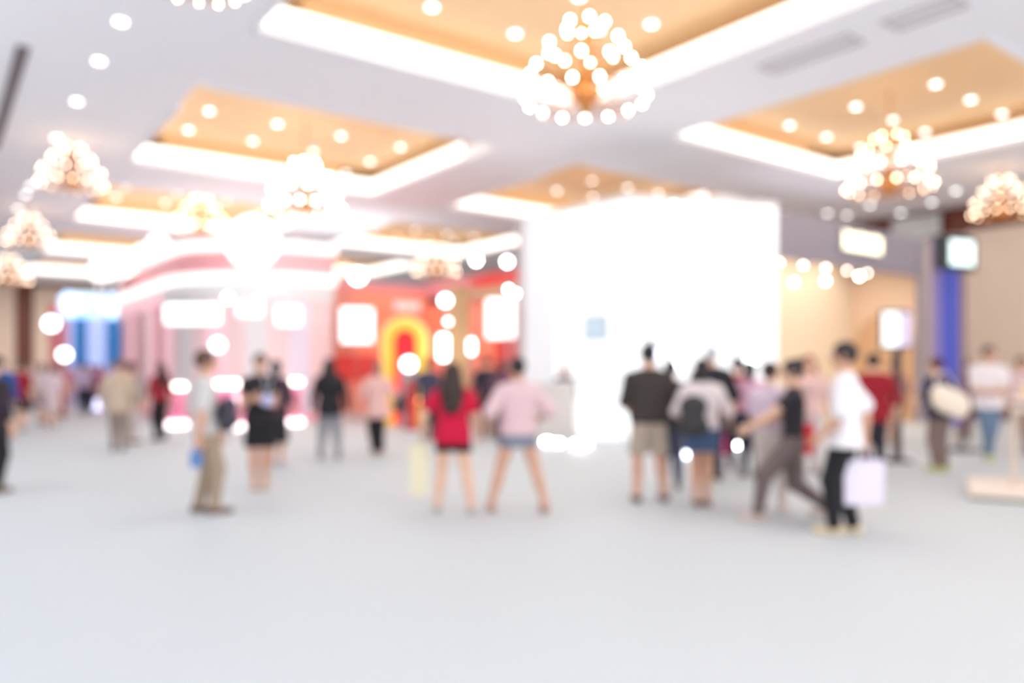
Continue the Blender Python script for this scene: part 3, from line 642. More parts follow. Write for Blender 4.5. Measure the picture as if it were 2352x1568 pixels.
# ---- white booth
wb = thing('white_booth', 'tall glowing white exhibition booth in the middle of the hall', 'booth')
P0, P1, P2 = at(1205, 19.5), at(1440, 17.0), at(1786, 17.85)
ZT = 5.21
fl = (P1 - P0).normalized(); fr = (P2 - P1).normalized()
wallbox(wb, 'side_panel', mat('booth_side_grey', srgb(214, 206, 210), .6, .02), P0 - fl * .25, P0, 0, ZT, .1)
n1 = 3
for i in range(n1):
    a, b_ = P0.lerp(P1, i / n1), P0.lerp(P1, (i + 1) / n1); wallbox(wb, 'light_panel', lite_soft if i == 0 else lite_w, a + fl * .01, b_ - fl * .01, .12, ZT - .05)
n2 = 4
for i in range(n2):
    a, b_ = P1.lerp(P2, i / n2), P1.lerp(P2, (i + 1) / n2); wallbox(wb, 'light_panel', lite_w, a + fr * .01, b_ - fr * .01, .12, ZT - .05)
wallbox(wb, 'top_rail', white_p, P0, P1, ZT - .05, ZT + .06, .12); wallbox(wb, 'top_rail', white_p, P1, P2, ZT - .05, ZT + .06, .12)
wallbox(wb, 'plinth', white_p, P0, P1, 0, .12, .12); wallbox(wb, 'plinth', white_p, P1, P2, 0, .12, .12)
bk = MB(); bk.prism([(P0.x, P0.y + .15), (P1.x, P1.y + .15), (P2.x - .1, P2.y + .12), (4.6, 19.2), (3.2, 20.3), (P0.x + .5, P0.y + 1.5)], ZT - .04, ZT); bk.build('roof', white_p, wb)
# blue screen on the wall
c = at(1370, 17.45, 752); t = thing('wall_screen', 'pale blue rectangular screen on the white booth wall', 'screen', (c.x, c.y, c.z), math.atan2(fl.y, fl.x))
m = MB(); m.box(-.35, .35, -.06, .02, -.28, .28, bev=.01); m.build('bezel', mat('grey_bezel', srgb(200, 205, 214), .5), t)
m = MB(); m.box(-.30, .30, -.075, -.06, -.24, .24); m.build('display', glow('blue_display', srgb(205, 225, 244), .62, (.1, .1, .1)), t)
# counters
def counter(label, px0, px1, fy, top_y, dep, m_, kick=True, mtop=None, rz=0.0, name='counter'):
    Y = CH * FPX / (fy - HOR); x0, x1 = (px0 - CX) / FPX * Y, (px1 - CX) / FPX * Y; zt = CH + (HOR - top_y) / FPX * Y
    t = thing(name, label, 'counter', ((x0 + x1) / 2, Y + dep / 2, 0), rz); w = (x1 - x0) / 2
    k = MB(); k.box(-w + .04, w - .04, -dep / 2 + .04, dep / 2, 0, .09); k.build('plinth', white_p, t)
    k = MB(); k.box(-w + .01, w - .01, -dep / 2 + .01, dep / 2, .09, zt - .04, bev=.015); k.build('body', m_, t)
    k = MB(); k.box(-w, w, -dep / 2 - .02, dep / 2 + .02, zt - .04, zt, bev=.01); k.build('worktop', mtop or white_p, t)
    return t
counter('pale beige reception counter at the left of the white booth', 1228, 1322, 1014, 876, .5, mat('counter_beige', srgb(226, 218, 214), .6, .02))
counter('bright white lit counter left of the man in beige shorts', 1328, 1432, 1020, 868, .5, lite_w)
counter('white lit counter behind the man in beige shorts, mostly hidden', 1445, 1560, 1022, 885, .5, lite_w)
# small lamps: housing + lens, standing on the floor or clamped up high
def spot(label, px, Y, py, r, col, s, group=None, name='spotlight', mount='clip', wide=1.0, cat='spotlight', stand=None):
    c = at(px, Y, py); t = thing(name, label, cat, (c.x, c.y, c.z), math.atan2(c.x, c.y) * -1, group)
    em = glow('lamp_%d_%d_%d_%d' % (col[0] * 100, col[1] * 100, col[2] * 100, s * 10), col, s)
    b = MB(); b.lathe([(r * .6, -r * 1.6), (r * 1.1, -r * 1.2), (r * 1.15, -.01), (r * .98, -.01)], 14, M=Matrix.Scale(wide, 4, (1, 0, 0)) @ Matrix.Rotation(math.pi / 2, 4, 'X')); b.build('housing', steel, t, True)
    b = MB(); b.lathe([(r, -.015), (r * .98, .0), (r * .6, r * .1), (0.001, r * .13)], 14, M=Matrix.Scale(wide, 4, (1, 0, 0)) @ Matrix.Rotation(math.pi / 2, 4, 'X')); b.build('lens', em, t, True)
    if mount == 'floor':
        b = MB(); b.box(-r * 1.3 * wide, r * 1.3 * wide, 0, r * 1.2, -c.z, -r * .8); b.build('foot', steel, t)
    elif mount == 'clip':
        b = MB(); b.tube([(0, r * .8, 0), (0, max(stand or 0, r * 2.2 + .05), r * 1.5)], min(.02, r * .25), 6); b.build('bracket', steel, t)
    elif mount == 'pole':
        b = MB(); b.tube([(0, r * 1.2, 0), (0, r * 1.8, -r * .6), (0, r * 1.8, .02 - (stand or c.z))], .014, 6); b.build('stand', steel, t)
        b = MB(); b.lathe([(.12, 0), (.12, .012), (.03, .025)], 14, (0, r * 1.8, -(stand or c.z))); b.build('foot', steel, t)
    elif mount == 'hang':
        b = MB(); b.tube([(0, r * .8, 0), (0, r * .9, stand or .5)], .012, 6); b.build('bracket', steel, t)
    return t
cool = (.93, .96, 1)
fl_y = lambda fy: CH * FPX / (fy - HOR)
spot('small cool-white floor lamp right of the blue-grey skirt, left of a pair', 1256, fl_y(1020), 1014, .05, cool, 30, mount='floor', wide=1.8)
spot('small cool-white floor lamp right of the blue-grey skirt, second of a pair', 1280, fl_y(1022), 1018, .05, cool, 24, mount='floor', wide=2.2)
spot('wide white floor lamp before the bright white counter', 1334, fl_y(1026), 1020, .06, (1, 1, 1), 34, mount='floor', wide=3)
spot('white floor lamp between the beige shorts and the denim skirt', 1544, fl_y(1028), 1018, .09, (1, 1, 1), 30, mount='floor', wide=1.4)
spot('bluish floor lamp just right of the topknot man legs, lower', 1568, fl_y(1048), 1040, .07, (.8, .86, 1), 9, mount='floor', wide=2.5)
spot('white floor lamp left of the lavender person, left of two', 1696, fl_y(1030), 1020, .06, (.96, .99, 1), 34, mount='floor')
spot('bluish floor lamp left of the lavender person, right of two', 1730, fl_y(1030), 1021, .05, (.8, .86, 1), 13, mount='floor')
t = spot('pale blue lamp above the magenta stand', 1672, 13.5, 894, .05, (.74, .8, 1), 13, mount='pole')
spot('bluish lamp at the head of the topknot man', 1508, 14.9, 812, .09, (.75, .78, 1), 4, mount='pole')
spot('bright bluish lamp right of the topknot man shoulder', 1546, 14.6, 838, .11, (.85, .9, 1), 7, wide=1.3, mount='pole')
spot('cyan-white lamp left of the walking pair heads', 1726, 14.4, 826, .1, (.8, .95, 1), 9, mount='pole')
for i, px in enumerate((1300, 1340, 1456, 1506, 1560, 1655)):
    spot('small white spotlight along the white booth top edge, %s from the left' % ORD[i], px, 16.2, (505, 512, 508, 505, 500, 516)[i], .05, (1, 1, 1), 20, group='spotlights along the white booth top', stand=1.2)
for i, (px, py) in enumerate(((1548, 470), (1575, 478), (1602, 470))):
    spot('pale spotlight above the white booth fascia, %s from the left' % ORD[i], px, 16.3, py, .05, (1, .97, .95), 7, group='spotlights over the white booth fascia', stand=1.2)
# magenta stand
t = thing('standee', 'slim magenta and white display stand behind the denim skirt', 'display stand', tuple(onfloor(1668, 1048)))
m = MB(); m.box(-.16, .16, -.15, .15, 0, .03, bev=.01); m.build('base', white_p, t)
m = MB(); m.box(-.13, .13, -.03, .03, .03, .55, bev=.01); m.build('magenta_panel', mat('magenta_print', srgb(222, 20, 120), .5), t)
m = MB(); m.box(-.13, .13, -.03, .03, .55, 1.15, bev=.01); m.build('white_panel', mat('stand_white', srgb(220, 196, 208), .5), t)

# ---- grey booth at right (local frame: x along a, y along b)
gb = thing('grey_booth', 'grey fascia booth with warm beige interior at the right', 'booth', tuple(W(0, 0)), TH)
gm = mat('grey_fascia', srgb(158, 150, 162), .7, .03, 2); warm = mat('warm_beige_wall', srgb(248, 222, 190), .7, .02, 2); warm2 = mat('deeper_beige_wall', srgb(240, 208, 178), .7, .02, 2)
A0, A1, B0, ZF0, ZF1 = 15.53, 22.35, 10.8, 4.06, 5.12
m = MB(); m.box(A0, A1, B0, B0 + .15, ZF0, ZF1, bev=.01); fas = m.build('fascia', gm, gb)
m = MB(); m.box(A1 - .15, A1, B0 + .02, B0 + 2.1, 0, ZF1 - .1); m.build('side_wall', warm2, gb)
m = MB(); m.box(A1 - .3, A1 + .1, B0 - .06, B0 + .02, 0, ZF1, bev=.02); m.build('front_post', gm, gb)
m = MB(); m.box(A0, A0 + .12, B0 + .15, B0 + 2.1, 0, ZF1 - .1); m.build('side_wall', warm, gb)
m = MB(); m.box(A0, A1 - .15, B0 + 2.0, B0 + 2.1, 0, ZF1 - .1); m.build('back_wall', warm, gb)
poly = [(.15, 0), (1.85, 0), (1.85, 2.2)] + [(1.0 + .85 * math.cos(math.pi * i / 12), 2.2 + .85 * math.sin(math.pi * i / 12)) for i in range(1, 12)] + [(.15, 2.2)]
m = MB(); m.prism(poly, 0, .06, Matrix.Translation((A1 - .22, B0, 0)) @ Matrix.Rotation(math.pi / 2, 4, 'Z') @ RX); m.build('arch_panel', mat('tan_arch', srgb(216, 174, 136), .7, .02, 2), gb)
m = MB(); m.box(A0 + .2, A1 - .2, B0 + .2, B0 + 2.0, ZF1 - .12, ZF1 - .06); m.build('booth_ceiling', gm, gb)
area('booth_lamp', W(18.6, 11.9, 4.9), 5.4, 1.2, 70, (1, .93, .84), (0, 0, TH)).data.spread = 2.4
# illegible lit lettering on the fascia: eight rounded glowing strokes
sg = thing('lit_sign', 'glowing pale yellow lettering sign on the grey fascia', 'sign', tuple(W(18.2, B0 - .07, 4.70)), TH); sg.scale = (1.45,) * 3
ym = glow('sign_yellow', (1, .92, .55), 1.9)
m = MB(); m.box(-.02, 1.30, .0, .03, -.2, .17, bev=.01); m.build('backing', gm, sg)
for i in range(8):
    x = .03 + i * .155; m = MB(); m.box(x, x + .115, -.03, 0, -.155, .13 if i % 3 else .15, bev=.025); m.build('letter', ym, sg)
for i, (px, py) in enumerate(((1790, 603), (1845, 609), (1897, 615), (1946, 621), (1992, 627))):
    spot('small peach spotlight under the grey fascia, %s from the left' % ORD[i], px, 17.6 + i * .7, py, .036, (1, .76, .66), 13, group='peach spotlights under the grey fascia', mount='hang', stand=.12)
for i, (px, py) in enumerate(((1823, 648), (1896, 645), (1974, 634))):
    spot('small bright warm spotlight inside the beige booth, %s from the left' % ORD[i], px, 19.0 + i * .8, py, .05, (1, .9, .72), 26, group='bright warm spotlights inside the beige booth', mount='hang', stand=.3)
# totem screen
tt = thing('totem_screen', 'tall white screen on a dark post in the beige booth', 'screen', tuple(at(2060, 12.4)), .1)
m = MB(); m.box(-.26, .26, -.02, .35, 0, .04, bev=.01); m.build('base', black_m, tt)
m = MB(); m.box(.02, .14, .08, .16, .04, 1.8, bev=.01); m.build('post', mat('dark_post', srgb(70, 44, 46), .5), tt)
m = MB(); m.box(-.26, .26, 0, .08, 1.80, 2.42, bev=.02); m.build('bezel', black_m, tt)
m = MB(); m.box(-.235, .02, -.012, 0, 1.84, 2.38); m.build('display', glow('display_bluewhite', (.92, .96, 1), 1.3, (.1, .1, .1)), tt)
m = MB(); m.box(.02, .235, -.012, 0, 1.84, 2.38); m.build('display', glow('display_lilac', srgb(212, 196, 228), .8, (.1, .1, .1)), tt)
# purple banner + hanging monitor + speaker pole + pale wall board
bn = thing('banner', 'tall purple-blue banner hanging beside the beige wall', 'banner', tuple(at(2140, 15.0)), -.1)
m = MB(); m.box(-.0, .18, 0, .04, .4, 4.0, bev=.01); m.build('left_panel', mat('banner_mauve', srgb(150, 132, 186), .7), bn)
m = MB(); m.box(.18, .52, 0, .04, .4, 4.0, bev=.01); m.build('blue_panel', mat('banner_blue', srgb(84, 92, 196), .7), bn)
m = MB(); m.box(.52, .62, 0, .04, .4, 4.0, bev=.01); m.build('edge_strip', mat('banner_plum', srgb(130, 88, 128), .7), bn)
m = MB(); m.tube([(-.05, .06, 4.03), (.68, .06, 4.03)], .03); m.build('rail', steel, bn)
for x in (.03, .6):
    m = MB(); m.tube([(x, .06, 0), (x, .06, 4.03)], .03); m.build('upright', steel, bn)
c = at(2200, 14.0, 580)
mo = thing('monitor', 'black hanging monitor with a glowing mint-white picture, upper right', 'monitor', (c.x, c.y, 0), .42)
z = c.z
m = MB(); m.box(-.52, .52, .0, .10, z - .32, z + .30, bev=.02); m.build('bezel', black_m, mo)
m = MB(); m.box(-.20, .42, -.012, 0, z - .22, z + .22); m.build('display', glow('display_mint', (.8, 1, .97), 1.5, (.1, .1, .1)), mo)
m = MB(); m.tube([(.28, .14, .03), (.28, .14, z + .2)], .035); m.build('post', mat('tan_post', srgb(150, 128, 118), .5), mo)
m = MB(); m.box(0, .56, -.12, .4, 0, .03, bev=.01); m.build('base', black_m, mo)
pb = thing('wall_board', 'pale grey-green board high on the right wall beside the brown column', 'board', tuple(W(25.36, 12.46)), TH)
m = MB(); m.box(-.04, .03, -.78, .78, 5.68, 6.3, bev=.01); m.build('board', mat('pale_board', srgb(206, 208, 206), .7), pb)
for zz in (5.64, 6.3):
    m = MB(); m.box(-.06, .03, -.8, .8, zz, zz + .04); m.build('frame_rail', white_p, pb)
# ---- display table at right edge
Yd = fl_y(1146); x0 = (2226 - CX) / FPX * Yd
dt = thing('display_table', 'low white platform carrying posts and shelves at the right edge', 'display table', (x0, Yd, 0), -.53)
m = MB(); m.box(0, 1.7, 0, 1.1, 0, .03); m.build('base_edge', mat('dark_green_edge', srgb(60, 84, 62), .6), dt)
m = MB(); m.box(-.01, 1.71, -.01, 1.11, .03, .13, bev=.015); m.build('base_board', mat('warm_white_board', srgb(246, 228, 214), .5, .02), dt)
for x in (.45, .8, 1.3):
    m = MB(); m.box(x - .035, x + .035, .4, .47, .13, 1.0); m.build('post', mat('champagne_post', srgb(214, 196, 182), .5), dt)
for zz in (1.0, 1.12):
    m = MB(); m.box(.42, 1.6, .25, .8, zz, zz + .04, bev=.01); m.build('shelf', mat('warm_white_board', (1, 1, 1)), dt)
for x in (.5, 1.3):
    m = MB(); m.box(x - .03, x + .03, .4, .46, 1.04, 1.12); m.build('spacer', mat('champagne_post', (1, 1, 1)), dt)
t = thing('display_box', 'small tan box standing on the shelf at the right edge', 'box', (x0 + .62 * .863 + .5 * .505, Yd - .62 * .505 + .5 * .863, 1.16), -.53)
m = MB(); m.box(-.12, .14, -.08, .08, 0, .15, bev=.01); m.build('carton', mat('tan_carton', srgb(232, 200, 166), .6), t)
m = MB(); m.box(-.125, .145, -.085, .085, .13, .165, bev=.01); m.build('lid', mat('tan_carton_lid', srgb(240, 214, 186), .6), t)

# ---- pink booth with rounded corner (plan in hall axes)
pk = thing('pink_booth', 'large pink booth with two lit white rings around a rounded corner', 'booth', (0, 0, 0), 0)
pinkm = mat('pink_panel', srgb(250, 178, 186), .6, .03, 2); pinks = mat('soft_pink_panel', srgb(252, 222, 226), .6, .02, 2); palegrey = mat('pale_grey_panel', srgb(236, 234, 238), .6, .02, 2)
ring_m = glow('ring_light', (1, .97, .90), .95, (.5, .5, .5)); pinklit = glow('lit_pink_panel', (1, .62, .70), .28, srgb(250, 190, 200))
cA, cB, R_ = 5.72, 21.45, 3.0
path = [W(cA, 32.0)]
for i in range(7): path.append(W(cA, 32.0 - (i + 1) * (32.0 - cB - R_) / 7))
for i in range(1, 9):
    a = math.pi + (math.pi / 2) * i / 8; path.append(W(cA + R_ + R_ * math.cos(a), cB + R_ + R_ * math.sin(a)))
path.append(W(9.45, cB))
def offset(p, k):       # push the plan outline outward
    out = []
    for i, q in enumerate(p):
        d = (p[min(i + 1, len(p) - 1)] - p[max(i - 1, 0)]).normalized(); out.append(q + Vector((d.y, -d.x, 0)) * k)
    return out
def band(parent, name, m_, p, z0, z1, th, r0=0, r1=None):
    p = p[r0:r1]; q = offset(p, -th); b = MB(); vs = []; fs = []; n = len(p)
    for a, c_ in zip(p, q): vs += [(a.x, a.y, z0), (a.x, a.y, z1), (c_.x, c_.y, z1), (c_.x, c_.y, z0)]
    for i in range(n - 1):
        for k in range(4): fs.append((i * 4 + k, i * 4 + (k + 1) % 4, i * 4 + 4 + (k + 1) % 4, i * 4 + 4 + k)[::-1])
    fs += [(0, 1, 2, 3), tuple((n - 1) * 4 + k for k in (3, 2, 1, 0))]; b.add(vs, fs); return b.build(name, m_, parent)
po = offset(path, .25); N = len(path)
band(pk, 'lower_ring_light', ring_m, po, 3.88, 4.14, .12)
band(pk, 'upper_ring_light', ring_m, po, 4.78, 5.03, .12, 3)
band(pk, 'upper_fascia', pinkm, offset(path, .1), 4.14, 4.78, .1, 0)
band(pk, 'lower_fascia', palegrey, offset(path, .05), 3.38, 3.88, .1, 6)
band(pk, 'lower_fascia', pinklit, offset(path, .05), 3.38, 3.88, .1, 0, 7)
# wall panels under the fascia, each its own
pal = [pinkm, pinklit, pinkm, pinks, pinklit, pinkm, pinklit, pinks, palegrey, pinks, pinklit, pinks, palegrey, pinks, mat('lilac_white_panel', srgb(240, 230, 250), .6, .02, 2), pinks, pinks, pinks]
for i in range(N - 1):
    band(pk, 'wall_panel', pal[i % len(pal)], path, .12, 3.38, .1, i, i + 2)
last = path[-1]; prev = W(cA + R_, cB)
band(pk, 'plinth', mat('pink_plinth', srgb(246, 150, 170), .5), offset(path, .15), 0, .12, .3)
rf = MB(); rf.prism([(p.x, p.y) for p in path] + [(W(9.45, 32).x, W(9.45, 32).y)], 4.4, 4.5); rf.build('roof', pinks, pk)
wallbox(pk, 'end_wall', pinks, path[-1], W(9.45, 26.0), 0, 4.5)
# glowing columns on the long front
# screens on it
def panel_screen(label, px0, px1, py0, py1, Y, m_, rz=0.0, th=.1, cat='screen', name='lit_screen'):
    c = at((px0 + px1) / 2, Y); w = (px1 - px0) / FPX * Y / 2; z0 = CH + (HOR - py1) / FPX * Y; z1 = CH + (HOR - py0) / FPX * Y
    t = thing(name, label, cat, (c.x, c.y, 0), rz)
    b = MB(); b.box(-w, w, 0, th, z0, z1, bev=.02); b.build('bezel', white_p, t)
    b = MB(); b.box(-w + .03, w - .03, -.02, 0, z0 + .03, z1 - .03, bev=.008); b.build('display', m_, t); return t
panel_screen('wide glowing white screen on the left of the pink booth front', 376, 508, 697, 745, 20.2, screen_w)
panel_screen('glowing white screen in the middle of the pink booth front', 545, 603, 692, 726, 20.6, screen_w, .2)
panel_screen('glowing white screen at the right of the pink booth front', 634, 692, 702, 748, 21.4, screen_w, .3)
for (px, Y, py, sz, s, lb) in ((524, 20.2, 684, .09, 14, 'round white lamp above the gap between the pink booth screens'),
                            (592, 20.4, 688, .07, 10, 'small pinkish lamp over the middle pink booth screen'),
                            (500, 19.8, 792, .16, 3, 'round pale pink glowing disc low on the pink booth front'),
                            (680, 24.0, 566, .16, 5, 'round white light right of the big white ball')):
    spot(lb, px, Y, py, sz, (1, .97, .98), s, mount='pole' if py > 700 or py < 600 else 'clip', stand=None if py > 700 else (.72 if py < 600 else .5))
# round signs and balloons
def ball_sign(label, px, py, Y, rpx, s=2.4, name='ball_sign', base=None):
    c = at(px, Y, py); r = rpx / FPX * Y; t = thing(name, label, 'sign', (c.x, c.y, c.z))
    em = glow('ball_white', (.97, .99, 1), 1.5)
    b = MB(); b.ball((0, 0, 0), (r, r * .45, r), 32, 20); b.build('globe', em, t, True)
    b = MB(); b.tube([(0, .1, -r * .9), (0, .15, -(c.z - (base or 4.51)))], .05); b.build('stem', white_p, t); return t
ball_sign('big round glowing white ball sign on top of the pink booth', 580, 556, 19.9, 60)
ball_sign('glowing white cloud-shaped ball at the left end of the pink booth', 240, 613, 24.6, 30, base=3.0)
ball_sign('glowing white ball leaning right of the cloud-shaped ball', 268, 596, 25.6, 22, base=3.0)
ball_sign('lower glowing white ball above the blue stall', 222, 632, 26.2, 12, base=3.0)
ball_sign('glowing white ball standing on the pink booth left roof', 362, 562, 22.6, 24)
ball_sign('small glowing white ball left of the roof ball on the pink booth', 325, 576, 23.6, 14)
# pink pedestals with lit tops
pinkp = mat('pink_pedestal', srgb(244, 140, 176), .5)
def pedestal(label, px, fy, wpx, top_y, lit_top, lit_bot):
    Y = fl_y(fy); c = at(px, Y); w = wpx / FPX * Y / 2; zt = CH + (HOR - top_y) / FPX * Y
    t = thing('pedestal', label, 'pedestal', (c.x, c.y, 0))
    b = MB(); b.lathe([(w * 1.35, 0), (w * 1.35, .05), (w * 1.3, .13), (w, .14)], 20); b.build('base_light', lit_bot, t, True)
    b = MB(); b.lathe([(w, .14), (w, zt - .1)], 20); b.build('column', pinkp, t, True)
    b = MB(); b.lathe([(w * 1.05, zt - .1), (w * 1.15, zt - .08), (w * 1.15, zt), (w * .9, zt + .03)], 20); b.build('top_light', lit_top, t, True); return t
ly = glow('warm_white_top', (1, 1, .86), 4.5); lp = glow('pink_white_base', (1, .86, .86), 3.4)
pedestal('pink pedestal with lit top and base, left of the tan-trousered man', 407, 980, 34, 884, ly, lp)
pedestal('pink pedestal with wide lit top, right of the tan-trousered man', 528, 984, 60, 878, ly, lp)
pedestal('pink pedestal with lit base, right of the woman in black dress', 676, 974, 30, 874, ly, lp)
spot('round pink lamp above the black shoulder bag', 550, 17.0, 918, .14, (1, .55, .72), 1.6, mount='pole')
spot('small dusky pink lamp low beside the tan-trousered man', 522, 16.0, 963, .07, (.9, .45, .58), 3, mount='pole')
bc = at(614, 9.17, 919); t = thing('glint', 'round pale lavender disc hung as an added glint before the black dress', 'glint', (bc.x, bc.y, bc.z), .1)  # made-up disc on a cord, standing in for a blurred glint
b = MB(); b.lathe([(.065, 0), (.07, .004), (.07, .010), (.065, .014)], 20, M=Matrix.Rotation(math.pi / 2, 4, 'X')); b.build('disc', mat('glint_lavender', srgb(196, 202, 244), .4, .02), t, True)
b = MB(); b.tube([(-.01, 0, .07), (-.07, .04, .34), (-.06, .14, .40)], .005, 6); b.tube([(.01, 0, .07), (.07, .04, .34), (.06, .14, .40)], .005, 6); b.build('glint_cord', mat('glint_cord_white', (.8, .8, .85), .7), t)

# ---- blue stall
bs = thing('blue_stall', 'tall stall with glowing pale blue head and blue panels, far left', 'booth', tuple(at(207, 33.0)), .35)
fy_z = lambda py: CH + (HOR - py) / FPX * 33.0
sw = 33.0 / FPX
bl = glow('sky_blue_light', (.50, .78, 1), .75, (.6, .8, 1)); bl2 = mat('cobalt_panel', srgb(60, 146, 230), .5); bl3 = glow('periwinkle_panel', srgb(176, 196, 250), .42, srgb(176, 190, 246))
m = MB(); m.box(-66 * sw, 66 * sw, -.1, .5, fy_z(730), fy_z(672), bev=.35); m.build('head_light', bl, bs)
m = MB(); m.ball((-34 * sw, -.15, fy_z(700)), (24 * sw, .12, 20 * sw), 20, 10); m.build('head_lamp', glow('head_white', (.85, .93, 1), 1.1), bs, True)
m = MB(); m.ball((40 * sw, -.15, fy_z(706)), (18 * sw, .12, 14 * sw), 20, 10); m.build('head_lamp', glow('head_white', (.85, .93, 1), 1.1), bs, True)
for x0, x1, mm in ((-66, -44, mat('rose_panel', srgb(240, 150, 170), .6)), (-44, -34, bl3), (-34, -6, bl2), (-6, 32, bl3), (32, 64, bl2)):
    m = MB(); m.box(x0 * sw, x1 * sw, 0, .4, 1.6, fy_z(730)); m.build('panel', mm, bs)
m = MB(); m.box(-66 * sw, 66 * sw, -.3, .6, 0, 1.0, bev=.03); m.build('counter_front', mat('lilac_panel', srgb(206, 192, 232), .6), bs)
m = MB(); m.box(-66 * sw, 66 * sw, 0, .4, 1.0, 1.6); m.build('panel', mat('lilac_panel', (1, 1, 1)), bs)
m = MB(); m.box(-82 * sw, -67 * sw, .0, .3, 0, fy_z(700)); m.build('red_post', mat('coral_post', srgb(238, 120, 124), .6), bs)
spot('round cool lamp left of the blue stall, upper', 118, 31, 743, .26, (.93, .95, 1), 4.5, name='stand_lamp', mount='pole')
spot('round warm-white lamp left of the blue stall, lower', 148, 31, 814, .22, (1, .97, .92), 5, name='stand_lamp', mount='pole')
spot('round periwinkle floor lamp under the blue stall', 222, 27, 929, .2, (.66, .68, 1), 1.9, mount='floor', name='floor_lamp')

# ---- red booth (L-shaped) with arch
rb_ = thing('red_booth', 'orange-red booth with pink top band behind the yellow arch', 'booth')
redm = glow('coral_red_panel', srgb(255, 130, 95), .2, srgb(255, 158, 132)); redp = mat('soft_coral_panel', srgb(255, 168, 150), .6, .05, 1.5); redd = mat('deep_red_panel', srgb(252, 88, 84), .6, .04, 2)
topb = mat('rose_top_band', srgb(252, 170, 178), .6, .03)
B1, Az = 22.5, 13.2
segs = [9.69, 10.6, 11.4, 12.3, 13.2]
for i in range(4):
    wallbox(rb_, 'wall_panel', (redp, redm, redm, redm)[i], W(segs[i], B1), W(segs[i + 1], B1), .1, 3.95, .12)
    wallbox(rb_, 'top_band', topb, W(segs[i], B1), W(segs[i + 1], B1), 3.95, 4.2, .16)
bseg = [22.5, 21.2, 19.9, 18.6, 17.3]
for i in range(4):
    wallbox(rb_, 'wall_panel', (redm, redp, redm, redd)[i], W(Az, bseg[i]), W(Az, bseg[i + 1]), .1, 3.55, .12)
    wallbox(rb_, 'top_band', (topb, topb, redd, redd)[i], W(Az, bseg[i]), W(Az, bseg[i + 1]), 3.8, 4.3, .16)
wallbox(rb_, 'lintel', mat('tan_beam', srgb(222, 190, 154), .6), W(Az - .3, 20.8), W(Az - .3, 17.3), 3.55, 3.82, .3)
wallbox(rb_, 'lower_strip', redd, W(9.69, B1 - .05), W(13.2, B1 - .05), 1.1, 1.9, .1)
pl = thing('pillar', 'square tan pillar between the white light tubes', 'pillar', tuple(at(1053, 21.4)), .6)
m = MB(); m.box(-.22, .22, -.22, .22, .1, 3.6, bev=.02); m.build('shaft', mat('tan_pillar', srgb(214, 174, 130), .5), pl)
m = MB(); m.box(-.27, .27, -.27, .27, 0, .1, bev=.01); m.build('base', mat('tan_pillar', (1, 1, 1)), pl)
m = MB(); m.box(-.27, .27, -.27, .27, 3.6, 3.7, bev=.01); m.build('capital', mat('tan_pillar', (1, 1, 1)), pl)
panel_screen('square glowing white screen on the red booth, left of the arch', 783, 858, 706, 788, 22.6, screen_w, .25)
panel_screen('square glowing white screen on the red booth, right of the pillar', 1114, 1186, 684, 778, 19.5, screen_w, -.3)
# yellow arch
Ya = 20.5; ca_ = at(930, Ya); sc_ = Ya / FPX
ar = thing('arch', 'round-topped yellow arch standing before the red booth', 'arch', (ca_.x, ca_.y, 0), .1)
zc = CH + (HOR - 782) * sc_; ro, ri = 54 * sc_, 26 * sc_
def arch_poly(ro, ri):
    o = [(ro * math.cos(math.pi * i / 24), zc + ro * math.sin(math.pi * i / 24)) for i in range(25)]
    n_ = [(ri * math.cos(math.pi * i / 24), zc + ri * math.sin(math.pi * i / 24)) for i in range(24, -1, -1)]
    return o + [(-ro, 0), (-ri, 0)] + n_ + [(ri, 0), (ro, 0)]
def ring_solid(ro, ri, y0, y1, name, m_, par):
    o = [(ro, 0)] + [(ro * math.cos(math.pi * i / 24), zc + ro * math.sin(math.pi * i / 24)) for i in range(25)] + [(-ro, 0)]
    n_ = [(ri, 0)] + [(ri * math.cos(math.pi * i / 24), zc + ri * math.sin(math.pi * i / 24)) for i in range(25)] + [(-ri, 0)]
    L = len(o); vs = []
    for y in (y0, y1): vs += [(x, y, z) for x, z in o] + [(x, y, z) for x, z in n_]
    fs = []
    for i in range(L - 1):
        fs += [(i, i + 1, L + i + 1, L + i), (2 * L + i, 3 * L + i, 3 * L + i + 1, 2 * L + i + 1), (i, 2 * L + i, 2 * L + i + 1, i + 1), (L + i, L + i + 1, 3 * L + i + 1, 3 * L + i)]
    fs += [(0, L, 3 * L, 2 * L), (L - 1, 3 * L - 1, 4 * L - 1, 2 * L - 1)]
    b = MB(); b.add(vs, fs); return b.build(name, m_, par)
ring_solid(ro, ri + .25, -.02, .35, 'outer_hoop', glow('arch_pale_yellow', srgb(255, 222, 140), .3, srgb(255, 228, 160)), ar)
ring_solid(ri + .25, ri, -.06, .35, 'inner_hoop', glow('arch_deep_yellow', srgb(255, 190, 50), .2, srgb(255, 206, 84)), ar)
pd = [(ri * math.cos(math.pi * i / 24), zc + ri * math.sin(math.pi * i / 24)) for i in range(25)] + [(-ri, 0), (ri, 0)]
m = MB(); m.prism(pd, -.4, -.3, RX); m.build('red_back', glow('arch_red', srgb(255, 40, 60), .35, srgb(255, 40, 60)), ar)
sgn = thing('wall_sign', 'soft pale pink lettering plate above the yellow arch', 'sign', tuple(at(936, 23.6)), .64)
for i in range(5):
    m = MB(); m.box(-.44 + i * .18, -.30 + i * .18, -.04, 0, CH + (HOR - 712) / FPX * 23.6, CH + (HOR - 694) / FPX * 23.6, bev=.02); m.build('letter', glow('pink_letter', (1, .8, .78), .35), sgn)
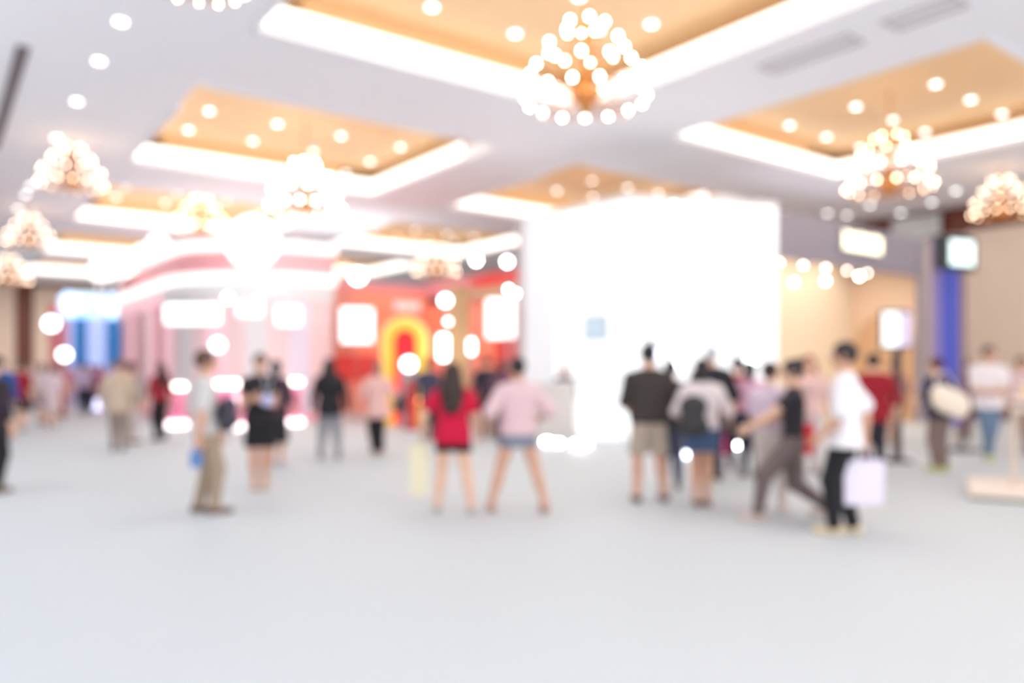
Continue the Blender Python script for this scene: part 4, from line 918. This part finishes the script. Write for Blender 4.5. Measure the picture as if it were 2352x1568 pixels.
m = MB(); m.box(-.5, .5, 0, .04, CH + (HOR - 716) / FPX * 23.6, CH + (HOR - 690) / FPX * 23.6, bev=.01); m.build('plate', redp, sgn)
# light tubes
def tube_light(label, px, y0, y1, Y, r=.05, s=9):
    c = at(px, Y); z0 = CH + (HOR - y1) / FPX * Y; z1 = CH + (HOR - y0) / FPX * Y
    t = thing('tube_light', label, 'lamp', (c.x, c.y, 0))
    b = MB(); b.lathe([(r * .7, z0), (r, z0 + .03), (r, z1 - .03), (r * .7, z1)], 14); b.build('tube', glow('tube_white', (1, 1, .96), s), t, True)
    b = MB(); b.lathe([(.14, 0), (.14, .03), (.02, .04), (.02, z0)], 14); b.build('stand', steel, t); return t
tube_light('vertical white light tube left of the tan pillar', 1018, 770, 826, 20.0, .12, 6)
tube_light('slim vertical white light tube right of the tan pillar', 1083, 780, 812, 20.6, .07, 9)
spot('oval white lamp high left of the tan pillar', 1023, 20.6, 690, .13, (1, 1, 1), 8, mount='pole')
spot('pale pink lamp between oval lamp and light tube', 1029, 20.8, 738, .06, (1, .8, .8), 9, mount='pole')
spot('bright white lamp at the top left of the red booth', 822, 22.5, 634, .2, (1, 1, .98), 8, mount='pole')
spot('white lamp over the red booth top band, left of two', 1094, 19, 597, .09, (1, 1, 1), 14, mount='pole')
spot('white lamp over the red booth top band, right of two', 1165, 19, 601, .09, (.97, .95, 1), 14, mount='pole')
spot('small peach lamp above the right red booth screen', 1168, 18.8, 664, .05, (1, .88, .78), 22, mount='pole')
spot('small peach lamp at the right corner of the right red booth screen', 1184, 18.8, 674, .05, (1, .9, .8), 22, mount='pole')
spot('white lamp standing in the yellow arch opening', 939, 19.5, 836, .16, (.97, .99, 1), 6, mount='floor')
t = spot('orange lamp on a short stand right of the yellow arch', 956, 19.0, 918, .09, (1, .25, .04), 8, mount='pole', name='floor_lamp')
t = thing('bollard', 'short red post under the yellow arch', 'post', tuple(at(947, 19.0)))
m = MB(); m.lathe([(.16, 0), (.16, .04), (.10, .08), (.12, 1.1), (.14, 1.14), (.02, 1.2)], 16); m.build('shaft', mat('bollard_red', srgb(236, 40, 44), .5), t, True)
m = MB(); m.lathe([(.17, 0), (.17, .03)], 16); m.build('foot', black_m, t)
